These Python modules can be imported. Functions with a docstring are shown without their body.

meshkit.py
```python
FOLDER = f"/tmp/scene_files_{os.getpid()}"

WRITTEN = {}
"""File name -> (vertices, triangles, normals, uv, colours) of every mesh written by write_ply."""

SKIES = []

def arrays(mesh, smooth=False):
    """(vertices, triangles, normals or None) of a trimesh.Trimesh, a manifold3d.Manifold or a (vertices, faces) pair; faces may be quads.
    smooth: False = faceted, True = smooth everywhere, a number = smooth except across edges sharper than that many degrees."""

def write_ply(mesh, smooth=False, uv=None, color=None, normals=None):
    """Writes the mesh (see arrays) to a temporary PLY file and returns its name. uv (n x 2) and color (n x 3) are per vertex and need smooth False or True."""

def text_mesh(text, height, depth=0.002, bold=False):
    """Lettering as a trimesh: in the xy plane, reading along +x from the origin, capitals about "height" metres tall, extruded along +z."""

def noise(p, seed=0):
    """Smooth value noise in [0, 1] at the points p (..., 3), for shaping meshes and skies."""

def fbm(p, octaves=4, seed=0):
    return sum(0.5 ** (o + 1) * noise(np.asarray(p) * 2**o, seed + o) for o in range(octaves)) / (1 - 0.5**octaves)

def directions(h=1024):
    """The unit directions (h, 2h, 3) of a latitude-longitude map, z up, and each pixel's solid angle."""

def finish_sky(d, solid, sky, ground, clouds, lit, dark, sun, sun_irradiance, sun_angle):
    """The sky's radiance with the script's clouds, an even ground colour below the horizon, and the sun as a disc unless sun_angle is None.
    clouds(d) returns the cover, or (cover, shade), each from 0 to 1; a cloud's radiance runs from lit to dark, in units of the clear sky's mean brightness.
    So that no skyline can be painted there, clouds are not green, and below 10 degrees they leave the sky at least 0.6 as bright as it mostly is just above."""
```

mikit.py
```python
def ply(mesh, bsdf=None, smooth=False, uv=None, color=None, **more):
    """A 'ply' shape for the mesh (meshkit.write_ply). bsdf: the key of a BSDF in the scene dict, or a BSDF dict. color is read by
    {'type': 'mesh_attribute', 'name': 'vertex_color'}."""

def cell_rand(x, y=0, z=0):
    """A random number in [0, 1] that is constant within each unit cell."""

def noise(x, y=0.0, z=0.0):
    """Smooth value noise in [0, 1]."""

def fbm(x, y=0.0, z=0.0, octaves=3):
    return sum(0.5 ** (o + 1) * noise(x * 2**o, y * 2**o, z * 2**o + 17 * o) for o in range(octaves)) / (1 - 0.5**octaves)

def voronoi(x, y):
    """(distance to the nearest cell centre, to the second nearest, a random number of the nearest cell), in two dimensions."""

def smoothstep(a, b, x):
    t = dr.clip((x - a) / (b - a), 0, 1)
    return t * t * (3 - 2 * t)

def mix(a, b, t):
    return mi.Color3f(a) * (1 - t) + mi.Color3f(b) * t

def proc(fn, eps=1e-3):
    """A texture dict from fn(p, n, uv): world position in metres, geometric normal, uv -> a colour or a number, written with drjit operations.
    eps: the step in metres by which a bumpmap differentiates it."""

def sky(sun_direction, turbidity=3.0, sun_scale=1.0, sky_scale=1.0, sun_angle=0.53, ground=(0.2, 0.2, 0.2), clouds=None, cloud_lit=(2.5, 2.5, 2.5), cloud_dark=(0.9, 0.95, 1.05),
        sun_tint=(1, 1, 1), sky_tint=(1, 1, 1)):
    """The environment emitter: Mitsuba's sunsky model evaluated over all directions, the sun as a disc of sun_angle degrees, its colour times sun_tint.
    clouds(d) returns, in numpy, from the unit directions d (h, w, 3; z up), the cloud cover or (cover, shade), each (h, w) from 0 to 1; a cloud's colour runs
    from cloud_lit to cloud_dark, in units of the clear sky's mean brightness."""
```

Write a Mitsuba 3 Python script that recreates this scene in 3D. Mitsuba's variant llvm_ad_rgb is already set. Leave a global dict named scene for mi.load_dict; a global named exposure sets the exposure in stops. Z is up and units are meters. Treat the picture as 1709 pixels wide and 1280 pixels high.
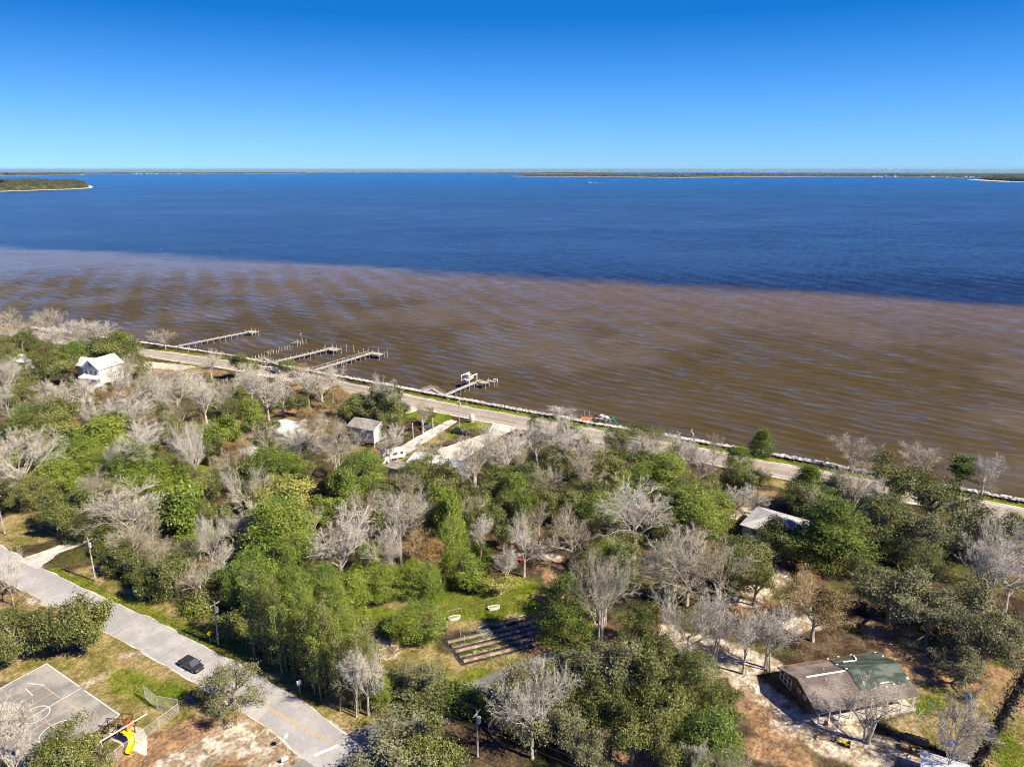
import math, numpy as np, trimesh, drjit as dr, mitsuba as mi, mikit, meshkit
from mikit import proc, noise, fbm, cell_rand, smoothstep, mix, voronoi
T = mi.ScalarTransform4f

# ------------------------------------------------------------------ camera, sky, exposure
scene, labels = {}, {}
EYE = 80.0                      # metres above the land
PITCH = math.radians(16.8)
scene['camera'] = {'type': 'perspective', 'fov_axis': 'x', 'fov': 71.53, 'near_clip': 1.0, 'far_clip': 200000.0,
                   'to_world': T().look_at([0, 0, EYE], [0, math.cos(PITCH), EYE - math.sin(PITCH)], [0, 0, 1])}
SUN = (0.668, -0.326, 0.669)


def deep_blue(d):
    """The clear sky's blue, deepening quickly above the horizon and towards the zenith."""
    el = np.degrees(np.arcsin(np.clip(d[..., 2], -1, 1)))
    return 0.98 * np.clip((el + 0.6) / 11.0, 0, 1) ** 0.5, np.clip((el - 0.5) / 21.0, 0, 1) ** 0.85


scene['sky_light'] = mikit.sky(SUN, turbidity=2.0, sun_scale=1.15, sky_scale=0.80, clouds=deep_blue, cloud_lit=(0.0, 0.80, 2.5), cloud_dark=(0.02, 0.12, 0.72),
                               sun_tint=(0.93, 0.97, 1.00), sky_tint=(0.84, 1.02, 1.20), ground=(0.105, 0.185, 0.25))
exposure = 2.65

# ------------------------------------------------------------------ helpers


class MB:
    """Collects boxes, bars, tubes and faces into one mesh."""

    def __init__(self):
        self.v, self.f, self.n = [], [], 0

    def add(self, v, f):
        v, f = np.asarray(v, float), np.asarray(f, int)
        if f.shape[1] == 4:
            f = np.vstack([f[:, [0, 1, 2]], f[:, [0, 2, 3]]])
        self.v.append(v)
        self.f.append(f + self.n)
        self.n += len(v)
        return self

    def box(self, c, s, rz=0.0):
        x, y, z = (a / 2 for a in s)
        v = np.array([[i, j, k] for k in (-z, z) for i, j in ((-x, -y), (x, -y), (x, y), (-x, y))])
        ca, sa = math.cos(rz), math.sin(rz)
        v = v @ np.array([[ca, sa, 0], [-sa, ca, 0], [0, 0, 1]]) + np.asarray(c)
        return self.add(v, [[3, 2, 1, 0], [4, 5, 6, 7], [0, 1, 5, 4], [1, 2, 6, 5], [2, 3, 7, 6], [3, 0, 4, 7]])

    def tube(self, a, b, r0, r1=None, n=6):
        a, b = np.asarray(a, float), np.asarray(b, float)
        r1 = r0 if r1 is None else r1
        d = (b - a) / (np.linalg.norm(b - a) + 1e-9)
        u = np.cross(d, [0, 0, 1] if abs(d[2]) < 0.9 else [1, 0, 0])
        u /= np.linalg.norm(u)
        w = np.cross(d, u)
        t = np.arange(n) * 2 * math.pi / n
        ring = np.cos(t)[:, None] * u + np.sin(t)[:, None] * w
        v = np.vstack([a + ring * r0, b + ring * r1, [a], [b]])
        i = np.arange(n)
        j = (i + 1) % n
        f = np.vstack([np.stack([i, j, n + j], 1), np.stack([i, n + j, n + i], 1), np.stack([j, i, i * 0 + 2 * n], 1), np.stack([n + i, n + j, i * 0 + 2 * n + 1], 1)])
        return self.add(v, f)

    def bar(self, a, b, w, h):
        """A beam of width w and height h from a to b (centre line)."""
        a, b = np.asarray(a, float), np.asarray(b, float)
        d = (b - a) / np.linalg.norm(b - a)
        s = np.cross(d, [0, 0, 1] if abs(d[2]) < 0.95 else [0, 1, 0])
        s /= np.linalg.norm(s)
        u = np.cross(s, d)
        q = [s * i * w / 2 + u * j * h / 2 for i, j in ((-1, -1), (1, -1), (1, 1), (-1, 1))]
        v = [a + k for k in q] + [b + k for k in q]
        return self.add(v, [[0, 1, 2, 3], [7, 6, 5, 4], [1, 0, 4, 5], [2, 1, 5, 6], [3, 2, 6, 7], [0, 3, 7, 4]])

    def face(self, pts, thick=0.0):
        """A convex polygon, given depth along its normal when thick > 0."""
        p = np.asarray(pts, float)
        k = len(p)
        fan = [[0, i, i + 1] for i in range(1, k - 1)]
        if thick <= 0:
            return self.add(p, fan)
        nrm = np.cross(p[1] - p[0], p[2] - p[0])
        nrm /= np.linalg.norm(nrm)
        f = fan + [[k, k + i + 1, k + i] for i in range(1, k - 1)]
        for i in range(k):
            j = (i + 1) % k
            f += [[j, i, k + i], [j, k + i, k + j]]
        return self.add(np.vstack([p, p - nrm * thick]), f)

    def mesh(self):
        return np.vstack(self.v), np.vstack(self.f)


USED = {}


def num(name):
    k = USED.get(name, 0)
    USED[name] = k + 1
    return name if k == 0 else f'{name}_{k:03d}'


def put(key, mesh, bsdf, smooth=False, **more):
    scene[key] = mikit.ply(mesh.mesh() if isinstance(mesh, MB) else mesh, bsdf, smooth, **more)
    return key


def part(holder, name, mesh, bsdf, smooth=False, label=None):
    key = num(f'{holder}__{name}')
    put(key, mesh, bsdf, smooth)
    if label:
        labels[key] = {'label': label}
    return key


def thing(name, label, category, group=None):
    key = num(name)
    labels[key] = {'label': label, 'category': category, **({'group': group} if group else {})}
    return key


def setting(key, mesh, bsdf, kind='structure', label=None, smooth=False):
    put(key, mesh, bsdf, smooth)
    labels[key] = {'kind': kind, 'label': label or key.replace('_', ' '), 'category': key.split('_')[-1]}
    return key


def at(x, y, z=0.0, rz=0.0):
    ca, sa = math.cos(rz), math.sin(rz)
    return lambda p: np.asarray(p, float) @ np.array([[ca, sa, 0], [-sa, ca, 0], [0, 0, 1]]) + np.array([x, y, z])


def moved(mesh, f):
    v, fc = mesh.mesh() if isinstance(mesh, MB) else mesh
    return f(v), fc


def offset(line, d):
    p = np.asarray(line, float)
    t = np.gradient(p, axis=0)
    t /= np.linalg.norm(t, axis=1, keepdims=True)
    return p + d * np.stack([-t[:, 1], t[:, 0]], 1)


def resample(line, step):
    p = np.asarray(line, float)
    s = np.concatenate([[0], np.cumsum(np.linalg.norm(np.diff(p, axis=0), axis=1))])
    q = np.arange(0, s[-1] + step * 0.5, step)
    return np.stack([np.interp(q, s, p[:, k]) for k in range(p.shape[1])], 1)


def ribbon(line, d0, d1, z, thick=0.0, wob=0.0, seed=0):
    """A strip along the line from offset d0 to offset d1 at height z, its edges uneven by wob."""
    p = np.asarray(line, float)
    a, b = offset(p, d0), offset(p, d1)
    if wob:
        w = np.random.default_rng(seed)
        nrm = offset(p, 1.0) - p
        a, b = a + nrm * w.normal(0, wob, (len(p), 1)), b + nrm * w.normal(0, wob, (len(p), 1))
    n = len(p)
    v = np.vstack([np.c_[a, np.full(n, z)], np.c_[b, np.full(n, z)]])
    i = np.arange(n - 1)
    f = np.vstack([np.stack([i, i + 1, n + i + 1], 1), np.stack([i, n + i + 1, n + i], 1)])
    if d1 < d0:
        f = f[:, ::-1]
    return v, f


def poly_sheet(pts, z, wob=0.0, step=0.5, seed=0):
    """A flat polygon of uneven outline."""
    p = np.asarray(list(pts) + [pts[0]], float)
    if wob:
        p = resample(p, step)
        p[:-1] += np.random.default_rng(seed).normal(0, wob, p[:-1].shape)
    from shapely.geometry import Polygon
    g = Polygon(p[:-1]).buffer(0)
    g = max(getattr(g, 'geoms', [g]), key=lambda q: q.area)
    v, f = trimesh.creation.triangulate_polygon(g, engine='earcut')
    v, f = np.c_[v, np.full(len(v), z)], np.asarray(f)
    c = np.cross(v[f[:, 1]] - v[f[:, 0]], v[f[:, 2]] - v[f[:, 0]])[:, 2]
    f[c < 0] = f[c < 0][:, ::-1]
    return v, f


# ------------------------------------------------------------------ materials


def pr(color, rough=0.7, spec=0.3, two=True, **more):
    c = color if isinstance(color, dict) else {'type': 'rgb', 'value': list(color)}
    b = {'type': 'principled', 'base_color': c, 'roughness': rough, 'specular': spec, **more}
    return {'type': 'twosided', 'bsdf': b} if two else b


def df(color):
    c = color if isinstance(color, dict) else {'type': 'rgb', 'value': list(color)}
    return {'type': 'twosided', 'bsdf': {'type': 'diffuse', 'reflectance': c}}


def bump(fn, scale, inner, eps=0.02):
    return {'type': 'bumpmap', 'arbitrary': {**proc(fn, eps)}, 'scale': scale, 'bsdf': inner}


def leafy(c0, c1, c2, big=7.0, fine=0.45):
    """Foliage colour: drifts from tree to tree and from spray to spray."""
    def fn(p, n, uv):
        t = noise(p.x / big, p.y / big, p.z / (big * 1.5))
        c = mix(c0, c1, smoothstep(0.3, 0.7, t))
        k = cell_rand(p.x / fine, p.y / fine, p.z / fine)
        c = mix(c, c2, smoothstep(0.6, 1.0, k))
        return c * (0.65 + 0.7 * cell_rand(p.x / 0.3 + 9.0, p.y / 0.3, p.z / 0.3))
    return proc(fn)


def speck(c0, c1, scale=1.0, amount=0.3, fine=0.25):
    def fn(p, n, uv):
        t = fbm(p.x / scale, p.y / scale, p.z / scale, 3)
        c = mix(c0, c1, smoothstep(0.35, 0.65, t))
        return c * (1 - amount / 2 + amount * noise(p.x / fine, p.y / fine, p.z / fine))
    return proc(fn)


M = {
    'leaf_oak': pr(leafy((0.066, 0.090, 0.016), (0.130, 0.150, 0.030), (0.25, 0.265, 0.11)), 0.5, 0.45),
    'leaf_ever': pr(leafy((0.062, 0.118, 0.007), (0.135, 0.19, 0.014), (0.25, 0.30, 0.06)), 0.42, 0.5),
    'leaf_cedar': pr(leafy((0.050, 0.088, 0.008), (0.095, 0.14, 0.012), (0.16, 0.20, 0.035)), 0.55, 0.35),
    'leaf_bud': pr(leafy((0.17, 0.165, 0.07), (0.22, 0.20, 0.095), (0.30, 0.27, 0.14)), 0.7, 0.2),
    'leaf_rust': pr(leafy((0.25, 0.165, 0.06), (0.32, 0.19, 0.06), (0.23, 0.21, 0.09)), 0.7, 0.2),
    'leaf_moss': pr(leafy((0.12, 0.138, 0.058), (0.17, 0.182, 0.085), (0.27, 0.265, 0.19)), 0.6, 0.35),
    'leaf_yellow': pr(leafy((0.22, 0.235, 0.045), (0.27, 0.275, 0.06), (0.36, 0.35, 0.13)), 0.6, 0.3),
    'leaf_grass': pr(leafy((0.13, 0.15, 0.02), (0.23, 0.21, 0.06), (0.30, 0.27, 0.10), 3.0, 0.3), 0.7, 0.2),
    'court': df(speck((0.22, 0.215, 0.21), (0.33, 0.325, 0.32), 3.5, 0.25)), 'asphalt_in_shade': df(speck((0.15, 0.15, 0.155), (0.22, 0.22, 0.22), 3.0, 0.25)),  # cross street asphalt: the tree shade is put into its darker colour
    'twig': df(speck((0.44, 0.425, 0.39), (0.56, 0.545, 0.51), 5.0, 0.3)),
    'twig_tan': df(speck((0.34, 0.315, 0.265), (0.45, 0.42, 0.36), 5.0, 0.3)),
    'bark': df(speck((0.17, 0.15, 0.125), (0.28, 0.25, 0.22), 0.7, 0.5)),
    'bark_pale': df(speck((0.36, 0.34, 0.31), (0.50, 0.47, 0.44), 0.8, 0.4)),
    'bark_dark': df(speck((0.035, 0.03, 0.025), (0.09, 0.08, 0.065), 0.6, 0.5)),
    'rock': df(speck((0.34, 0.335, 0.335), (0.56, 0.55, 0.55), 1.2, 0.35)),
    'wood_grey': df(speck((0.33, 0.31, 0.29), (0.47, 0.45, 0.42), 1.0, 0.3)),
    'wood_brown': df(speck((0.13, 0.085, 0.055), (0.21, 0.14, 0.09), 0.8, 0.4)),
    'wood_dark': df(speck((0.035, 0.03, 0.028), (0.07, 0.06, 0.055), 0.8, 0.4)),
    'white': pr(speck((0.66, 0.66, 0.65), (0.78, 0.78, 0.77), 1.5, 0.12), 0.5, 0.3),
    'siding': pr(speck((0.50, 0.52, 0.53), (0.58, 0.60, 0.60), 2.0, 0.1), 0.6, 0.3),
    'roof_white': pr(speck((0.52, 0.56, 0.62), (0.68, 0.72, 0.77), 2.5, 0.2), 0.5, 0.3),
    'roof_pale': df(speck((0.36, 0.37, 0.39), (0.47, 0.48, 0.50), 1.5, 0.3)),
    'roof_grey': df(speck((0.22, 0.215, 0.21), (0.33, 0.32, 0.31), 1.5, 0.35)),
    'roof_brown': df(speck((0.135, 0.115, 0.110), (0.235, 0.215, 0.21), 2.2, 0.35)),
    'concrete': df(speck((0.46, 0.44, 0.41), (0.60, 0.58, 0.55), 1.8, 0.2)),
    'metal': pr((0.45, 0.46, 0.47), 0.4, 0.5),
    'glass_dark': pr((0.07, 0.08, 0.095), 0.06, 0.9),
    'rubber': pr((0.015, 0.015, 0.016), 0.8, 0.2),
    'car_black': pr((0.03, 0.03, 0.032), 0.22, 0.6, clearcoat=0.8, clearcoat_gloss=0.9),
    'car_white': pr((0.70, 0.70, 0.70), 0.3, 0.5, clearcoat=0.6, clearcoat_gloss=0.9),
    'yellow': pr((0.80, 0.56, 0.01), 0.35, 0.4),
    'orange': pr((0.55, 0.20, 0.06), 0.7, 0.2),
    'red': pr((0.26, 0.02, 0.025), 0.5, 0.3),
    'green': pr((0.01, 0.16, 0.09), 0.5, 0.3),
    'blue': pr((0.03, 0.12, 0.40), 0.5, 0.3),
    'paint_white': df((0.66, 0.66, 0.64)),
    'paint_yellow': df((0.52, 0.36, 0.10)),
    'paint_tan': df((0.48, 0.38, 0.24)),
    'soil': df(speck((0.20, 0.155, 0.11), (0.34, 0.27, 0.20), 0.8, 0.4)),
    'fabric': df(speck((0.035, 0.035, 0.038), (0.075, 0.072, 0.075), 0.7, 0.5)),
    'sand': df(speck((0.50, 0.44, 0.36), (0.64, 0.59, 0.52), 1.2, 0.3)),
}


def asphalt(p, n, uv):
    t = fbm(p.x / 3.0, p.y / 3.0, 0, 4)
    c = mix((0.315, 0.32, 0.34), (0.395, 0.40, 0.415), smoothstep(0.3, 0.7, t))
    a = p.x * 0.8616 - p.y * 0.5075                                   # metres along the street
    b = p.x * 0.5075 + p.y * 0.8616
    joint = dr.abs(a / 13.0 - dr.round(a / 13.0)) * 13.0 + 0.12 * (noise(b * 1.3) - 0.5)
    c = mix(c, (0.24, 0.24, 0.24), smoothstep(0.09, 0.03, dr.abs(joint)) * 0.7)
    track = smoothstep(0.9, 0.3, dr.abs(dr.abs(b - 51.0) - 1.6))
    return c * (0.90 + 0.2 * noise(p.x / 0.22, p.y / 0.22)) * (1 - 0.06 * track)


def road_tar(p, n, uv):
    t = fbm(p.x / 4.0, p.y / 4.0, 0, 4)
    c = mix((0.27, 0.25, 0.24), (0.345, 0.32, 0.305), smoothstep(0.3, 0.7, t))
    b = p.x * 0.4848 + p.y * 0.8746
    c = mix(c, (0.25, 0.24, 0.24), 0.5 * smoothstep(0.55, 0.8, noise(p.x * 0.05, b * 1.1)))
    return c * (0.92 + 0.16 * noise(p.x / 0.4, p.y / 0.4))


M['asphalt'] = df(proc(asphalt))
M['road_tar'] = df(proc(road_tar))


def tarp(p, n, uv):
    t = fbm(p.x / 1.6, p.y / 0.7, p.z, 4)
    return mix((0.042, 0.062, 0.050), (0.115, 0.145, 0.125), smoothstep(0.35, 0.7, t))


M['tarp'] = pr(proc(tarp), 0.3, 0.5)

# land: leaf litter, with lawns, dry grass, sand and rust-coloured litter where they lie (kind, x0, y0, x1, y1, radius)
PATCHES = [
    (0, -95.5, 129.7, -79.1, 120.0, 2.0), (0, -79.1, 120.0, -60.3, 110.6, 2.2), (0, -60.7, 111.5, -47.0, 104.0, 2.4), (1, -88.6, 127.4, -43.6, 103.2, 3.6),
    (1, -43.8, 100.9, -19.4, 88.0, 3.4), (4, -36.1, 95.1, -19.2, 86.8, 2.0), (2, -39.9, 92.4, -22.3, 84.5, 1.0), (1, -114.2, 143.3, -104.9, 150.4, 6.0),
    (1, -117.2, 151.9, -113.9, 158.1, 4.0), (1, -82.1, 105.6, -51.6, 91.1, 8.5), (4, -67.1, 104.8, -55.0, 96.5, 3.0), (4, -72.6, 107.2, -64.6, 104.0, 3.0),
    (0, -64.0, 97.9, -54.8, 93.1, 2.6), (3, -85.3, 105.6, -78.0, 105.6, 3.0), (1, -61.4, 88.6, -53.9, 86.2, 4.0), (3, -54.6, 81.7, -47.4, 85.6, 3.2),
    (4, -48.3, 89.9, -34.1, 88.6, 3.0), (3, -45.7, 83.9, -39.5, 88.6, 2.2), (2, -46.7, 80.1, -40.3, 85.6, 2.6), (2, -41.4, 83.9, -33.7, 84.5, 2.6),
    (2, -35.7, 80.1, -32.0, 81.7, 2.0), (1, -39.5, 88.6, -30.6, 82.8, 1.6), (4, -40.3, 81.2, -32.9, 81.7, 1.5), (2, -66.2, 103.2, -63.5, 104.0, 0.8),
    (2, -69.7, 95.1, -67.4, 98.6, 0.7), (2, -92.5, 120.0, -82.6, 117.1, 1.5), (4, -97.1, 120.0, -79.8, 114.2, 3.0), (0, -27.3, 114.2, -21.4, 112.4, 3.2),
    (0, -12.3, 122.1, 0.7, 123.1, 4.5), (0, -10.7, 116.1, 2.9, 118.0, 3.0), (1, -23.0, 108.9, -14.9, 95.1, 6.0), (1, -9.4, 99.4, 1.6, 101.6, 5.0),
    (1, -17.7, 118.0, 2.9, 116.1, 7.0), (0, -12.5, 91.1, -6.4, 97.9, 2.0), (2, -22.5, 105.6, -21.1, 104.0, 1.6), (2, -7.7, 95.1, -5.2, 93.8, 1.2),
    (4, -8.8, 91.1, -1.4, 95.1, 2.5), (3, 5.7, 104.0, 16.4, 106.4, 3.2), (3, 15.8, 110.6, 14.0, 104.0, 2.5), (3, 10.0, 113.3, 8.4, 134.4, 2.0),
    (2, 2.0, 136.8, 9.7, 135.6, 1.2), (3, 5.7, 132.0, 9.7, 134.4, 1.2), (2, 28.3, 108.1, 36.2, 105.6, 3.0), (2, 34.4, 100.9, 39.9, 100.9, 3.0),
    (2, 39.1, 104.8, 43.9, 100.9, 2.0), (2, 46.0, 120.0, 54.9, 128.5, 2.8), (3, 44.2, 116.1, 48.6, 119.0, 2.5), (2, 44.1, 110.6, 54.6, 112.4, 2.5),
    (2, 38.5, 96.5, 42.4, 91.1, 3.0), (3, 37.7, 91.1, 39.3, 85.0, 3.0), (3, 35.9, 82.8, 40.2, 80.6, 2.5), (4, 38.0, 83.9, 41.0, 82.8, 2.0),
    (2, 42.8, 87.4, 49.3, 83.9, 3.6), (2, 48.9, 86.8, 50.9, 81.7, 3.0), (3, 46.5, 87.6, 52.7, 89.2, 0.9), (2, 54.3, 83.3, 59.1, 79.6, 2.0),
    (4, 50.4, 80.6, 58.5, 80.1, 2.5), (1, 61.2, 89.9, 69.2, 85.0, 5.0), (1, 67.1, 93.8, 72.0, 92.4, 3.0), (0, 62.9, 91.1, 66.4, 92.4, 1.5),
    (0, 71.3, 82.8, 72.3, 80.6, 3.0), (1, 67.8, 82.8, 76.1, 86.2, 4.0), (3, 68.3, 108.9, 72.2, 100.9, 5.0), (3, 80.1, 108.9, 88.5, 105.6, 4.0),
    (4, 70.3, 99.4, 81.3, 93.8, 7.0), (3, 23.4, 93.8, 23.2, 83.9, 3.0), (3, 14.4, 83.9, 19.1, 80.6, 3.0), (4, 12.4, 81.7, 20.7, 80.1, 4.0),
    (4, 53.0, 158.1, 59.2, 161.4, 3.0), (2, 53.4, 154.3, 58.2, 158.1, 1.6), (4, 59.8, 163.0, 67.9, 164.7, 4.0), (1, 67.0, 175.7, 72.1, 171.9, 3.0),
    (0, -173.4, 323.2, -104.0, 294.3, 1.4), (0, -48.7, 257.1, 1.1, 229.5, 1.6), (0, 1.1, 228.9, 48.1, 203.8, 1.6), (0, 48.1, 203.8, 79.0, 186.7, 1.6),
    (0, 79.0, 186.7, 126.6, 159.4, 1.7), (1, -161.0, 295.3, -132.8, 289.5, 3.0), (0, -148.9, 291.4, -134.1, 286.7, 3.0), (4, -156.7, 286.7, -120.5, 277.6, 5.0),
    (0, -33.7, 229.5, -22.8, 222.3, 4.5), (0, -25.5, 229.5, -20.3, 228.3, 2.0), (0, -16.4, 216.6, -7.7, 216.6, 3.2), (1, -10.8, 222.3, -4.8, 216.6, 2.0),
    (0, -21.4, 206.9, -14.3, 214.4, 2.2), (1, -36.4, 185.8, -21.5, 207.9, 3.0), (1, -31.5, 199.4, -23.6, 211.1, 2.4), (4, -11.8, 201.9, -4.5, 204.3, 3.0),
    (3, -84.9, 229.5, -72.5, 232.7, 4.0), (4, -81.6, 265.0, -66.9, 257.1, 6.0), (3, -95.9, 190.2, -90.3, 193.3, 4.0), (0, -86.2, 177.6, -87.2, 188.0, 3.0),
    (0, -74.2, 192.4, -82.0, 204.3, 2.0), (3, -92.8, 223.5, -82.9, 206.9, 3.0), (4, -70.9, 223.5, -64.4, 229.5, 5.0), (4, -40.1, 192.4, -45.0, 194.7, 4.0),
]


def patch_masks(p):
    wob = 3.2 * (fbm(p.x / 3.5, p.y / 3.5, 0, 4) - 0.5)
    wide = 1.5 * (noise(p.x / 9.0, p.y / 9.0) - 0.5)
    out = [mi.Float(0) for _ in range(5)]
    for k, x0, y0, x1, y1, r in PATCHES:
        dx, dy = x1 - x0, y1 - y0
        t = dr.clip(((p.x - x0) * dx + (p.y - y0) * dy) / (dx * dx + dy * dy + 1e-6), 0, 1)
        d = dr.sqrt(dr.square(p.x - x0 - t * dx) + dr.square(p.y - y0 - t * dy)) + (wob + wide) * min(1.0, r / 3.5)
        out[k] = dr.maximum(out[k], smoothstep(r + 0.7, r - 0.7, d))
    return out


def land_color(p, n, uv):
    g, dry, sand, rust, brown = patch_masks(p)
    a, b = fbm(p.x / 2.2, p.y / 2.2, 0, 4), noise(p.x / 0.35, p.y / 0.35)
    c = mix((0.05, 0.038, 0.025), (0.115, 0.085, 0.058), smoothstep(0.3, 0.7, a))
    c = mix(c, (0.075, 0.085, 0.025), 0.7 * smoothstep(0.5, 0.68, fbm(p.x / 5.0 + 40, p.y / 5.0, 0, 3)))
    c = mix(c, mix((0.26, 0.175, 0.105), (0.20, 0.15, 0.07), smoothstep(0.35, 0.65, a)), brown)
    c = mix(c, mix((0.15, 0.14, 0.045), (0.29, 0.235, 0.12), smoothstep(0.3, 0.68, a)), dry)
    c = mix(c, mix((0.085, 0.135, 0.012), (0.165, 0.19, 0.03), smoothstep(0.32, 0.66, a)), g)
    c = mix(c, mix((0.30, 0.195, 0.115), (0.185, 0.125, 0.08), smoothstep(0.35, 0.65, a)), rust)
    s2 = fbm(p.x / 1.1 + 7, p.y / 1.1, 0, 4)
    c = mix(c, mix((0.28, 0.225, 0.16), (0.50, 0.45, 0.385), smoothstep(0.36, 0.62, s2)), sand * smoothstep(0.28, 0.5, s2 + 0.25 * sand))
    return c * (0.62 + 0.76 * b)


def land_bump(p, n, uv):
    return noise(p.x / 0.3, p.y / 0.3) + 1.5 * noise(p.x / 1.1, p.y / 1.1)


M['land'] = {'type': 'twosided', 'bsdf': bump(land_bump, 0.10, {'type': 'diffuse', 'reflectance': proc(land_color)})}


# water: tea-brown along the shore, blue beyond a wandering front; wind chop with long crests parallel to the shore
def front(p):
    x = p.x + 30 * (noise(p.x / 90, p.y / 90) - 0.5)
    lin = FRONT
    return p.y - (lin[0] + lin[1] * x + lin[2] * x * x) + 60 * (fbm(p.x / 75.0, p.y / 60.0, 0, 5) - 0.5)


FRONT = (559.009, -0.41469, -0.00002234)


def brown_water(p, n, uv):
    near = smoothstep(-230.0, -10.0, front(p))
    v = fbm(p.x / 45.0, p.y / 45.0, 0, 3)
    return mix(mix((0.066, 0.050, 0.021), (0.090, 0.073, 0.049), smoothstep(0.35, 0.65, v)), (0.104, 0.083, 0.074), near)


def blue_water(p, n, uv):
    blue = mix((0.012, 0.028, 0.088), (0.017, 0.037, 0.110), smoothstep(0.3, 0.7, fbm(p.x / 400.0, p.y / 160.0, 0, 3)))
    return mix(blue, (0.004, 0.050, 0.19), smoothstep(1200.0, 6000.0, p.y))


def blue_share(p, n, uv):
    return smoothstep(-30.0, 32.0, front(p) + 14 * (fbm(p.x / 16.0, p.y / 12.0, 0, 4) - 0.5))


def crest(x, y, lam, ang, long, seed):
    """Irregular long-crested ripples of wavelength lam running in direction ang."""
    c, s = math.cos(math.radians(ang)), math.sin(math.radians(ang))
    u, v = (x * c + y * s) / lam, (y * c - x * s) / (lam * long)
    n = noise(2.0 * u + seed, v + seed * 3.7, 0.6 * v)
    return 1 - dr.abs(2 * n - 1)


def chop(p, n, uv):
    x = p.x + 3.0 * noise(p.x / 22.0, p.y / 22.0)
    y = p.y + 3.0 * noise(p.x / 22.0 + 31, p.y / 22.0)
    h = 0.45 * crest(x, y, 5.0, 50, 2.4, 5.1) + 0.36 * crest(x, y, 3.0, 64, 2.2, 9.7) 
    return h * (0.6 + 0.8 * noise(p.x / 60.0 + 3, p.y / 30.0))


M['water'] = {'type': 'blendbsdf', 'weight': proc(blue_share),
              'brown': {'type': 'twosided', 'bsdf': bump(chop, 0.45, {'type': 'principled', 'base_color': proc(brown_water), 'roughness': 0.16, 'specular': 0.10}, 0.06)},
              'clear_blue': {'type': 'twosided', 'bsdf': bump(chop, 0.40, {'type': 'principled', 'base_color': proc(blue_water), 'roughness': 0.2, 'specular': 0.025}, 0.06)}}


def far_wood(p, n, uv):
    return mix((0.030, 0.042, 0.022), (0.085, 0.085, 0.045), smoothstep(0.3, 0.7, fbm(p.x / 25.0, p.y / 25.0, p.z / 8.0, 3)))


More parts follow.
